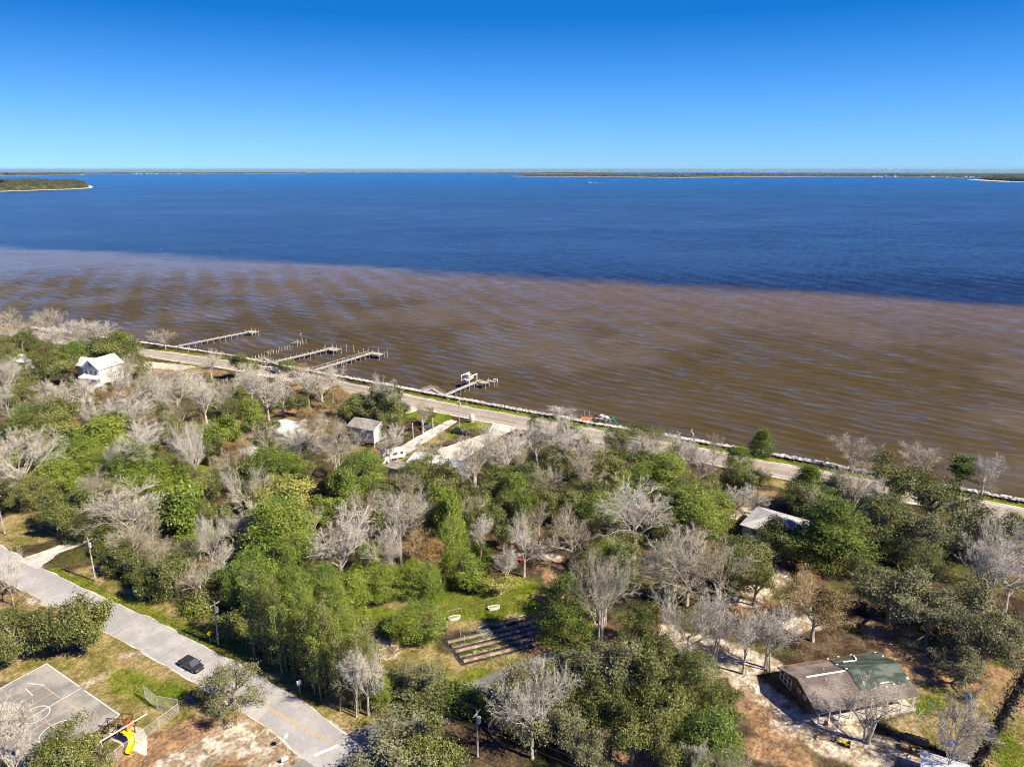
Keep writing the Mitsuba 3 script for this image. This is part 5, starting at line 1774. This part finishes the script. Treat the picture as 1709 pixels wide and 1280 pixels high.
def utility_pole(label, x, y, h, ang, trans=True, arm=True, lean=(0, 0)):
    t = thing('utility_pole', label, 'utility pole', 'utility poles')
    top = (x + lean[0], y + lean[1], h)
    part(t, 'pole', MB().tube((x, y, -0.3), top, 0.16, 0.11, 9), m_('wood_grey'))
    d = np.array([math.cos(ang), math.sin(ang), 0])
    c = np.array(top)
    ends = []
    if arm:
        part(t, 'crossarm', MB().bar(c - d * 0.95 - [0, 0, 0.5], c + d * 0.95 - [0, 0, 0.5], 0.10, 0.12), m_('wood_grey'))
    for s in (-0.8, 0.0, 0.8):
        q = c + d * s + [0, 0, -0.42 if s else 0.02]
        part(t, 'insulator', MB().tube(q, q + [0, 0, 0.22], 0.05, 0.04, 6), m_('white'))
        ends.append(q + [0, 0, 0.22])
    ends.append(c - [0, 0, 2.4])
    if trans:
        q = c + np.array([d[1], -d[0], 0]) * 0.36 - [0, 0, 1.5]
        k = part(t, 'transformer', MB().tube(q - [0, 0, 0.45], q + [0, 0, 0.45], 0.27, n=12), m_('metal'))
        put(k + '__lid', MB().tube(q + [0, 0, 0.45], q + [0, 0, 0.52], 0.29, 0.16, 12), m_('metal'))
    return ends


pa = math.radians(59.5)
e0 = utility_pole('utility pole at the far left edge near the end of the driveway', *(-116.33, 146.10), 9.5, pa, False)
e1 = utility_pole('utility pole with a pale transformer on the verge beside the driveway', *(-84.35, 126.31), 9.8, pa, True)
e2 = utility_pole('utility pole with a transformer beside the yellow sign', *(-51.45, 106.06), 8.8, pa, True, lean=(0.25, 0.1))
e3 = utility_pole('utility pole beside the shaded cross street at the bottom', *(-4.90, 81.48), 8.0, pa, True)
s1 = utility_pole('utility pole at the shore road beside the parked black vehicle', *(-16.96, 216.01), 9.5, math.radians(60), True)
s2 = utility_pole('utility pole at the shore road far left beside the turnout', *(-135.42, 288.55), 9.0, math.radians(60), False)
s3 = utility_pole('utility pole with a transformer in front of the sea wall right of centre', *(51.61, 191.50), 8.5, math.radians(60), True)


def wires(label, A, B, sag):
    t = thing('power_line', label, 'power line')
    for a, b in zip(A, B):
        u = np.linspace(0, 1, 13)[:, None]
        p = np.array(a) * (1 - u) + np.array(b) * u
        p[:, 2] -= (4 * sag * u * (1 - u))[:, 0]
        v, fc = tubes(p[None], np.full((1, 13), 0.028), 4)
        part(t, 'wire', (v, fc), m_('wood_dark'))


wires('power line along the upper end of the side street', e0, e1, 0.5)
wires('power line between the two transformer poles beside the side street', e1, e2, 0.5)
wires('power line from the yellow-sign pole to the cross-street pole', e2, e3, 0.8)
wires('power line from the cross-street pole towards the lower right', e3, [q + np.array([26.0, -14.0, 0.5]) for q in e3], 0.5)
wires('power line along the shore road left of the black vehicle', s2, s1, 1.0)
wires('power line along the shore road right of the black vehicle', s1, s3, 1.0)
t = thing('guy_wire', 'slanting guy wire from the yellow-sign pole down into the wood edge', 'guy wire')
x, y = (-51.45, 106.06)
put(t, MB().tube((x + 0.2, y, 7.0), (x - 3.2, y + 5.6, 0.0), 0.018, n=4), m_('metal'))
t = thing('guy_wire', 'slanting guy wire from the cross-street pole down to the left', 'guy wire')
x, y = (-4.90, 81.48)
put(t, MB().tube((x, y, 6.0), (x - 5.0, y + 1.0, 0.0), 0.018, n=4), m_('metal'))

# signs


def sign(label, x, y, h, ang, shape, front, back='metal', w=0.76):
    t = thing('road_sign', label, 'sign')
    part(t, 'post', MB().box((x, y, h / 2), (0.07, 0.07, h), ang), m_('metal'))
    n = np.array([math.cos(ang), math.sin(ang), 0])
    u = np.array([-n[1], n[0], 0])
    c = np.array([x, y, h]) + n * 0.06
    poly = {'octagon': [(math.cos(k), math.sin(k)) for k in np.radians(np.arange(22.5, 360, 45))], 'diamond': [(0, -1), (1, 0), (0, 1), (-1, 0)], 'rect': [(-0.8, -1), (0.8, -1), (0.8, 1), (-0.8, 1)],
            'wide': [(-1, -0.7), (1, -0.7), (1, 0.7), (-1, 0.7)]}[shape]
    p = [c + u * a * w / 2 * 1.05 + np.array([0, 0, b * w / 2 * 1.05]) for a, b in poly]
    part(t, 'face', MB().face(p, 0.012), m_(front))
    part(t, 'back_plate', MB().face([q - n * 0.016 for q in p], 0.012), m_(back))
    return t, c, n, u


t, c, n, u = sign('octagonal stop sign seen from its grey back at the lower end of the side street', *(-32.29, 82.68), 2.4, math.radians(149.5), 'octagon', 'red')
tm = meshkit.text_mesh('STOP', 0.25, 0.004, True)
tv = np.array(tm.vertices)
tv[:, 0] -= (tv[:, 0].max() + tv[:, 0].min()) / 2
part(t, 'lettering', (c + n * 0.004 + tv[:, :1] * u + (tv[:, 1:2] - 0.125) * np.array([[0, 0, 1.0]]) + tv[:, 2:3] * n, np.array(tm.faces)), m_('paint_white'))
sign('yellow diamond warning sign on the bright verge beside the utility pole', *(-53.08, 106.72), 2.1, math.radians(-42), 'diamond', 'yellow', w=1.0)
sign('white rectangular road sign on the dry verge beyond the side street', *(-33.72, 94.02), 2.2, math.radians(-52), 'rect', 'paint_white', w=0.85)
sign('small white sign low on the sandy corner by the junction', *(-31.95, 80.41), 0.7, math.radians(-60), 'wide', 'paint_white', w=0.9)

# ------------------------------------------------------------------ basketball court and playground
d = np.array([math.cos(math.radians(-32.2)), math.sin(math.radians(-32.2))])
e = np.array([d[1], -d[0]])
c0 = np.array([-78.7, 101.5])
P = lambda a, b: tuple(c0 + d * a + e * b)  # noqa: E731
setting('basketball_court', poly_sheet([P(0, 0), P(22.4, 0), P(22.4, 14), P(0, 14)], 0.03, 0.03, 1.0, 11), m_('court'), label='weathered grey basketball court with faded lines')


def stripe(mb, a, b, w, z=0.036):
    a, b = np.array(a), np.array(b)
    mb.add(*ribbon([a, (a + b) / 2, b], -w / 2, w / 2, z))


wl, yl = MB(), MB()
for a, b in (((0.15, 0.15), (10.6, 0.15)), ((0.15, 0.15), (0.15, 13.8)), ((22.2, 0.15), (22.2, 4.2)), ((11.2, 0.2), (11.2, 13.8)), ((12.0, 0.22), (22.2, 0.2)), ((3.6, 5.0), (6.4, 5.2)), ((2.6, 4.2), (5.4, 3.0))):
    stripe(wl, P(*a), P(*b), 0.15)
for k in range(40):
    a, b = 2 * math.pi * k / 40, 2 * math.pi * (k + 1) / 40
    stripe(wl, P(11.2 + 1.85 * math.cos(a), 7.0 + 1.85 * math.sin(a)), P(11.2 + 1.85 * math.cos(b), 7.0 + 1.85 * math.sin(b)), 0.14, 0.037)
for k in range(16):
    a, b = math.pi * (0.5 + k / 16), math.pi * (0.5 + (k + 1) / 16)
    stripe(wl, P(18.2 + 2.6 * math.cos(a), 7.0 + 2.6 * math.sin(a)), P(18.2 + 2.6 * math.cos(b), 7.0 + 2.6 * math.sin(b)), 0.14, 0.037)
stripe(wl, P(18.2, 4.4), P(18.2, 9.6), 0.10)
for a, b in (((5.2, 3.2), (18.4, 3.0)), ((5.2, 10.8), (18.4, 10.8)), ((8.4, 3.2), (8.4, 10.8)), ((14.2, 3.1), (14.2, 10.8)), ((14.2, 6.9), (18.0, 6.9)), ((5.2, 3.2), (5.2, 10.8))):
    stripe(yl, P(*a), P(*b), 0.13, 0.040)
setting('court_white_line', wl, m_('paint_white'), label='white sidelines and circles on the court')
setting('court_tan_line', yl, m_('paint_tan'), label='faded tan lines on the court')
setting('play_pad', poly_sheet([(-60.06, 85.51), (-55.29, 82.79), (-51.88, 81.48), (-53.92, 85.62), (-55.93, 87.16), (-58.68, 86.92)], 0.03, 0.10, 0.8, 12), m_('concrete'), label='pale sand pad under the play tower')

t = thing('play_tower', 'brown wooden play tower with a curved yellow slide and a long swing beam', 'play tower')
tx, ty = (-56.75, 85.28)
f = at(tx, ty, 0, math.radians(-5))
for x in (-0.8, 0.8):
    for y in (-0.8, 0.8):
        part(t, 'post', moved(MB().box((x, y, 1.65), (0.13, 0.13, 3.3)), f), m_('wood_brown'))
for i in range(8):
    part(t, 'floor_board', moved(MB().box((-0.7 + 0.2 * i, 0, 1.5), (0.18, 1.7, 0.05)), f), m_('wood_brown'))
for i in range(5):
    part(t, 'side_board', moved(MB().box((0.86, 0, 1.65 + 0.18 * i), (0.04, 1.6, 0.15)), f), m_('orange'))
    part(t, 'side_board', moved(MB().box((0, 0.86, 1.65 + 0.18 * i), (1.6, 0.04, 0.15)), f), m_('orange'))
mb = MB()
for y in (-0.8, 0.8):
    mb.bar((-0.95, y, 3.3), (0.95, y, 3.3), 0.1, 0.12)
for x in (-0.8, 0.8):
    mb.bar((x, -0.75, 3.31), (x, 0.75, 3.31), 0.1, 0.1)
part(t, 'roof_frame', moved(mb, f), m_('wood_brown'))
part(t, 'swing_beam', MB().bar((-58.15, 81.29, 2.7), (-54.11, 86.82, 2.7), 0.14, 0.16), m_('concrete'), label='long pale swing beam')
for px_, s in (((-58.04, 81.40, 2.7), 0.9), ((-58.04, 81.40, 2.7), -0.9)):
    part(t, 'beam_leg', MB().bar(px_, (px_[0] + s * 0.83, px_[1] - s * 0.55, 0.0), 0.11, 0.11), m_('concrete'))
mb = MB()
for i in range(7):
    mb.bar((-1.1 - 0.32 * i, -0.75, 2.3), (-1.1 - 0.32 * i, 0.75, 2.3), 0.06, 0.06)
for x in (-0.75, 0.75):
    mb.bar((-0.8, x, 2.3), (-3.3, x, 2.3), 0.09, 0.09)
    mb.bar((-3.25, x, 0), (-3.25, x, 2.26), 0.09, 0.09)
part(t, 'monkey_bars', moved(mb, f), m_('wood_dark'))
# curved slide: a trough swept along a bending path
u = np.linspace(0, 1, 15)
sx, sy, sz = 0.2 + 1.7 * u + 0.9 * np.sin(u * 2.4), -0.9 - 2.6 * u + 0.7 * np.sin(u * 3.1), 1.7 - 1.35 * u ** 0.9 + 0.10 * np.sin(u * 9)
path = np.stack([sx, sy, sz], 1)
tg = np.gradient(path, axis=0)
sd = np.cross(tg, [0, 0, 1.0])
sd /= np.linalg.norm(sd, axis=1, keepdims=True)
sec = [(-0.48, 0.36), (-0.42, 0.08), (-0.2, -0.02), (0.2, -0.02), (0.42, 0.08), (0.48, 0.36), (0.40, 0.37), (0.34, 0.12), (0.0, 0.05), (-0.34, 0.12), (-0.40, 0.37)]
v = np.stack([path + sd * a + np.array([0, 0, 1.0]) * b for a, b in sec], 1).reshape(-1, 3)
i_, j_ = np.meshgrid(np.arange(14), np.arange(11), indexing='ij')
a_, b_ = (i_ * 11 + j_).ravel(), (i_ * 11 + (j_ + 1) % 11).ravel()
part(t, 'slide', moved((v, np.stack([a_, a_ + 11, b_ + 11, b_], 1)), f), m_('yellow'), 40, label='curved bright yellow slide')


def fence(label, pts, h=1.8):
    t = thing('chain_link_fence', label, 'fence')
    for a, b in zip(pts[:-1], pts[1:]):
        a, b = np.array(a), np.array(b)
        L = np.linalg.norm(b - a)
        d = (b - a) / L
        n = max(1, round(L / 3.0))
        for i in range(n + 1):
            c = a + d * L * i / n
            part(t, 'post', MB().tube((*c, 0), (*c, h + 0.05), 0.04, n=6), m_('metal'))
        part(t, 'top_rail', MB().tube((*a, h), (*b, h), 0.03, n=6), m_('metal'))
        w = []
        for s0 in np.arange(-h, L, 0.16):
            for sg in (1, -1):
                x0, x1 = (s0, s0 + h) if sg > 0 else (s0 + h, s0)
                z0, z1 = 0.02, h
                pa_, pb_ = np.array([x0, z0]), np.array([x1, z1])
                dx = x1 - x0
                k0, k1 = sorted(((0 - x0) / dx, (L - x0) / dx))
                k0, k1 = max(0, k0), min(1, k1)
                if k1 - k0 < 0.02:
                    continue
                q = [pa_ + (pb_ - pa_) * k for k in (k0, k1)]
                w.append([[*(a + d * q[0][0]), q[0][1]], [*(a + d * q[1][0]), q[1][1]]])
        w = np.array(w)
        part(t, 'wire_mesh', tubes(w, np.full(w.shape[:2], 0.006), 3), m_('metal'))


fence('chain-link fence running down beside the yellow slide to the bottom edge', [(-51.12, 89.86), (-55.81, 80.84), (-57.71, 77.34)])
fence('short chain-link backstop on the lawn above the yellow slide', [(-51.12, 89.86), (-54.70, 90.61), (-57.80, 92.95)], 2.6)

# ------------------------------------------------------------------ garden plot and lawn things
ga, gb = np.array([-12.6, 107.6]), np.array([-8.4, 100.7])
gd = np.array([math.cos(math.radians(21)), math.sin(math.radians(21))])
ge = (gb - ga) / np.linalg.norm(gb - ga)
GP = lambda u, v: tuple(ga + gd * u + ge * v)  # noqa: E731
LG = 19.0
t = thing('garden_plot', 'garden plot of tan planting rows on dark weed fabric at the edge of the clearing', 'garden')
part(t, 'weed_fabric', poly_sheet([GP(0, -0.2), GP(LG, -0.2), GP(LG - 1, 8.0), GP(0, 8.0)], 0.03, 0.06, 0.7, 21), m_('fabric'))
r_ = np.random.default_rng(31)
for i, (v, soil) in enumerate(((1.1, 'soil'), (2.6, 'leafrow'), (4.0, 'soil'), (5.5, 'leafrow'), (7.0, 'soil'))):
    gx, gy = np.meshgrid(np.linspace(0.7, LG - 0.8, 70), np.linspace(-0.42, 0.42, 7), indexing='ij')
    z = 0.05 + 0.16 * np.cos(gy / 0.46 * math.pi / 2) + 0.05 * r_.random(gx.shape)
    z[:, 0] = z[:, -1] = 0.02
    xy = ga + gx[..., None] * gd + (v + gy + r_.normal(0, 0.02, gy.shape))[..., None] * ge
    i_, j_ = np.meshgrid(np.arange(69), np.arange(6), indexing='ij')
    a_ = (i_ * 7 + j_).ravel()
    part(t, 'planting_row', (np.concatenate([xy, z[..., None]], -1).reshape(-1, 3), np.stack([a_, a_ + 1, a_ + 8, a_ + 7], 1)), m_('soil'), True)
    if soil == 'leafrow':
        n = 500
        q = ga + r_.uniform(0.8, 9.5, n)[:, None] * gd + (v + r_.normal(0, 0.2, n))[:, None] * ge
        k = thing('vegetable_row', ('row of bright green seedlings, the farther of the two in the garden plot', 'row of green seedlings, the nearer of the two in the garden plot')[i > 2], 'vegetables')
        labels[k]['kind'] = 'stuff'
        put(k, leaves(r_, np.c_[q, r_.uniform(0.18, 0.42, n)], 0.22, 0.4), m_('leaf_ever'))
for i, (u, v) in enumerate(((3.6, -0.1), (3.4, 1.9), (11.5, -0.3), (5.2, 8.0), (16.0, 3.0))):
    k = thing('garden_stake', 'thin white stake standing in the garden plot', 'stake', 'stakes in the garden plot')
    put(k, MB().tube((*GP(u, v), 0), (*GP(u, v), 1.3), 0.03, n=5), m_('white'))
k = thing('mesh_tunnel', 'grey mesh tunnel arched over a garden row', 'tunnel')
w = []
c = np.array(GP(6.4, 1.5))
for i in range(9):
    th_ = np.linspace(0, math.pi, 10)
    b0 = c + gd * (i * 0.26)
    w.append(np.c_[b0 + np.outer(np.cos(th_) * 1.1, ge), np.sin(th_) * 0.95 + 0.05])
part(k, 'hoop', tubes(np.array(w), np.full((9, 10), 0.022), 4), m_('metal'))
w = np.array(w).transpose(1, 0, 2)
part(k, 'lengthwise_wire', tubes(w, np.full(w.shape[:2], 0.012), 4), m_('metal'))
for i, (lab, p, q0, q1) in enumerate((('nearer of the two white oval troughs on the lawn above the garden plot', (758, 1031), (744, 1021), (769, 1014)), ('farther of the two white oval troughs on the lawn, under the cedar shade', (824, 1014), (811, 1003), (836, 997)))):
    k = thing('oval_trough', lab, 'trough')
    x, y = ((-10.74, 113.69), (-3.47, 116.88))[i]
    f = at(x, y, 0, math.radians(18))
    n = 20
    th_ = np.arange(n) * 2 * math.pi / n
    prof = np.c_[np.clip(np.cos(th_) * 1.35, -1.2, 1.2), np.sin(th_) * 0.52]
    v = np.vstack([np.c_[prof * 0.9, np.zeros(n)], np.c_[prof, np.full(n, 0.55)], np.c_[prof * 0.88, np.full(n, 0.55)], np.c_[prof * 0.85, np.full(n, 0.42)]])
    fc = [[r * n + a, r * n + (a + 1) % n, (r + 1) * n + (a + 1) % n, (r + 1) * n + a] for r in range(3) for a in range(n)]
    part(k, 'tub', moved((v, np.array(fc)), f), m_('white'), 40)
    part(k, 'soil', moved(MB().face(np.c_[prof * 0.86, np.full(n, 0.45)]), f), m_('soil'))
    k = thing('trellis_frame', ('pale bar trellis behind the nearer oval trough', 'pale bar trellis behind the farther oval trough')[i], 'trellis')
    a, b = ((-12.02, 114.43), (-5.34, 118.04))[i], ((-9.53, 115.55), (-2.14, 119.42))[i]
    for q in (a, b):
        part(k, 'post', MB().tube((*q, 0), (*q, 1.2), 0.025, n=5), m_('wood_grey'))
    part(k, 'crossbar', MB().tube((*a, 1.2), (*b, 1.2), 0.03, n=6), m_('wood_grey'))
k = thing('fallen_pole', 'white pole lying at the far corner of the garden plot', 'pole')
put(k, MB().tube((*GP(13.0, -0.9), 0.5), (*GP(16.5, -0.7), 0.6), 0.07, n=6), m_('white'))
k = thing('lawn_board', 'pale board lying on the lawn beside the mesh tunnel', 'board')
put(k, MB().bar((*GP(7.4, -0.9), 0.1), (*GP(9.6, -1.3), 0.12), 0.22, 0.06), m_('white'))

# yard of the tarp-roofed house
for i, (lab, p0, p1, parts_) in enumerate((('long raised wooden garden bed behind the pair of short beds', (57.63, 84.93), (60.39, 83.57), 2), ('left one of the two short raised beds by the white shed', (56.13, 83.23), (57.16, 82.57), 1), ('right one of the two short raised beds by the white shed', (57.36, 82.46), (58.40, 81.70), 1))):
    k = thing('raised_bed', lab, 'raised bed')
    a, b = np.array(p0), np.array(p1)
    d = (b - a) / np.linalg.norm(b - a)
    n = np.array([-d[1], d[0]])
    c, L = (a + b) / 2, np.linalg.norm(b - a)
    f = at(c[0], c[1], 0, math.atan2(d[1], d[0]))
    for s in (-1, 1):
        part(k, 'side_plank', moved(MB().box((0, s * 0.6, 0.28), (L, 0.06, 0.56)), f), m_('wood_brown'))
        part(k, 'end_plank', moved(MB().box((s * (L / 2 - 0.03), 0, 0.275), (0.06, 1.14, 0.54)), f), m_('wood_brown'))
    part(k, 'soil', moved(MB().box((0, 0, 0.22), (L - 0.12, 1.13, 0.4)), f), m_('soil'))
k = thing('toy_digger', 'orange-yellow ride-on toy digger on the sandy yard', 'toy')
f = at(*(48.42, 83.46), 0, math.radians(150))
part(k, 'body', moved(MB().box((0, 0, 0.45), (1.0, 0.55, 0.4)), f), m_('yellow'))
part(k, 'seat', moved(MB().box((-0.35, 0, 0.75), (0.35, 0.45, 0.25)), f), m_('rubber'))
mb = MB().bar((0.4, 0, 0.6), (0.95, 0, 1.1), 0.12, 0.12)
mb.bar((0.95, 0, 1.1), (1.4, 0, 0.55), 0.12, 0.12)
part(k, 'arm', moved(mb, f), m_('yellow'))
part(k, 'bucket', moved(MB().box((1.45, 0, 0.4), (0.3, 0.4, 0.3)), f), m_('rubber'))
for x in (-0.35, 0.35):
    for s in (-1, 1):
        part(k, 'wheel', moved(MB().tube((x, s * 0.25, 0.22), (x, s * 0.38, 0.22), 0.22, n=12), f), m_('rubber'))
k = thing('yard_chair', 'small brown chair on the sand in front of the porch', 'chair')
f = at(*(47.18, 87.28), 0, math.radians(40))
part(k, 'seat', moved(MB().box((0, 0, 0.42), (0.55, 0.55, 0.06)), f), m_('orange'))
part(k, 'backrest', moved(MB().box((-0.26, 0, 0.8), (0.06, 0.55, 0.7)), f), m_('orange'))
for sx in (-0.22, 0.22):
    for sy in (-0.22, 0.22):
        part(k, 'leg', moved(MB().box((sx, sy, 0.195), (0.05, 0.05, 0.39)), f), m_('wood_brown'))
for i, (lab, p, c) in enumerate((('blue barrel under the bare tree right of the tarp-roofed house', (1612, 1168), 'blue'), ('light blue tub lying beside the bare tree near the white shed', (1585, 1244), 'blue'), ('green tub in the shade of the low oak', (1627, 1134), 'green'))):
    k = thing('barrel', lab, 'barrel')
    x, y = ((71.44, 92.69), (63.45, 83.46), (75.76, 97.35))[i]
    part(k, 'shell', MB().tube((x, y, 0), (x, y, 0.7), 0.36, 0.36, 12), m_(c))
    part(k, 'rim', MB().tube((x, y, 0.7), (x, y, 0.76), 0.39, 0.39, 12), m_(c))
# the tall broken trunk
k = thing('dead_trunk', 'tall dark leaning dead trunk draped in vines at the lower right', 'dead tree')
r_ = np.random.default_rng(77)
x, y = (64.73, 79.78)
zz = np.linspace(0, 15.5, 12)
p = np.c_[x + 0.30 * zz + r_.normal(0, 0.06, 12), y + 0.03 * zz + r_.normal(0, 0.06, 12), zz]
part(k, 'trunk', tubes(p[None], np.linspace(0.62, 0.42, 12)[None], 12), m_('bark_dark'), True)
c = np.repeat(p, 260, 0)
part(k, 'vine', leaves(r_, c + r_.normal(0, 1, c.shape) * [0.55, 0.55, 0.7], 0.30, 0.1), m_('bark_dark'))
P1_, R1_ = grow(r_, p[None], np.full((1, 12), 0.12), 26, 0.12, 60, 0.05, 4, 0.1, 0.3, 0.6, 0.4)
P2_, R2_ = grow(r_, P1_, R1_, 6, 0.6, 45, 0.2, 3, 0.0, 0.3, 0.6, 0.5)
part(k, 'twigs', join(tubes(P1_, R1_, 4), tubes(P2_, R2_.clip(0.014), 3)), m_('twig'))

# things on the shore lawn
k = thing('white_tank', 'white upright rounded tank at the edge of the shore road', 'tank')
x, y = (-13.14, 220.55)
v, fc = trimesh.creation.icosphere(subdivisions=2, radius=1.0).vertices, trimesh.creation.icosphere(subdivisions=2, radius=1.0).faces
part(k, 'shell', (np.array(v) * [0.95, 0.6, 1.5] + [x, y, 1.5], np.array(fc)), m_('white'), True)
part(k, 'base', MB().box((x, y, 0.1), (1.2, 0.8, 0.2)), m_('concrete'))
k = thing('rail_fence', 'short weathered rail fence on the lawn behind the parked black vehicle', 'fence')
a, b = np.array((-15.04, 213.26)), np.array((-11.30, 211.10))
for i in range(4):
    q = a + (b - a) * i / 3
    part(k, 'post', MB().box((*q, 0.6), (0.14, 0.14, 1.2)), m_('wood_grey'))
for z in (0.55, 1.0):
    part(k, 'rail', MB().bar((*a, z), (*b, z), 0.06, 0.14), m_('wood_grey'))
for i, (px_, lab) in enumerate((((690.4, 748), 'white post left of the narrow driveway, nearest the travel trailer'), ((706.7, 733), 'white post beside the narrow driveway, middle of three'), ((723, 723), 'white post beside the narrow driveway, nearest the shore road'))):
    k = thing('white_post', lab, 'post')
    x, y = ((-29.42, 197.98), (-27.38, 205.36), (-24.91, 210.57))[i]
    part(k, 'shaft', MB().tube((x, y, 0), (x, y, (8.0, 6.5, 5.0)[i]), 0.13, 0.09, 7), m_('white'))
    part(k, 'cap', MB().tube((x, y, (8.0, 6.5, 5.0)[i]), (x, y, (8.1, 6.6, 5.1)[i]), 0.14, 0.1, 7), m_('white'))
k = thing('red_playhouse', 'small red thing half hidden under a bare tree at the sandy clearing', 'playhouse')
f = at(*(2.10, 133.89), 0, math.radians(20))
part(k, 'wall', moved(MB().box((0, 0, 0.4), (1.1, 0.9, 0.8)), f), m_('red'))
for q in roof_gable(1.1, 0.9, 0.8, 0.4, 0.12, 0.05):
    part(k, 'roof_slope', moved(q, f), m_('red'))

# grass that roughens the verges and lawns: tufts nobody could count
r_ = np.random.default_rng(55)
pts = []
for k_, x0, y0, x1, y1, rad in PATCHES:
    if k_ in (0, 1) and rad > 1.0 and y0 < 150:
        n = int((math.hypot(x1 - x0, y1 - y0) * 2 * rad + 3.14 * rad * rad) * (26 if k_ == 0 else 14))
        u = r_.random(n)[:, None]
        q = np.array([x0, y0]) * (1 - u) + np.array([x1, y1]) * u + r_.normal(0, rad * 0.55, (n, 2))
        pts.append(q)
pts = np.vstack(pts)


def dist_line(line, q):
    best = np.full(len(q), 1e9)
    for a, b in zip(line[:-1], line[1:]):
        d = b - a
        t_ = np.clip(((q - a) @ d) / (d @ d), 0, 1)
        best = np.minimum(best, np.linalg.norm(q - a - t_[:, None] * d, axis=1))
    return best


ok = (dist_line(STREET, pts) > 3.5) & (dist_line(CROSS, pts) > 3.3)
rel = pts - c0
u_, v_ = rel @ np.array([math.cos(math.radians(-32.2)), math.sin(math.radians(-32.2))]), rel @ np.array([math.sin(math.radians(-32.2)), -math.cos(math.radians(-32.2))])
ok &= ~((u_ > -0.2) & (u_ < 22.6) & (v_ > -0.2) & (v_ < 14.2))
rel = pts - ga
u_, v_ = rel @ gd, rel @ ge
ok &= ~((u_ > -0.3) & (u_ < LG + 0.3) & (v_ > -0.5) & (v_ < 8.3))
pts = pts[ok]
gv = leaves(r_, np.c_[pts, np.full(len(pts), 0.05)], 0.14, -0.2)
setting('grass', gv, m_('leaf_grass'), kind='stuff', label='rough grass tufts of the verges and lawns')
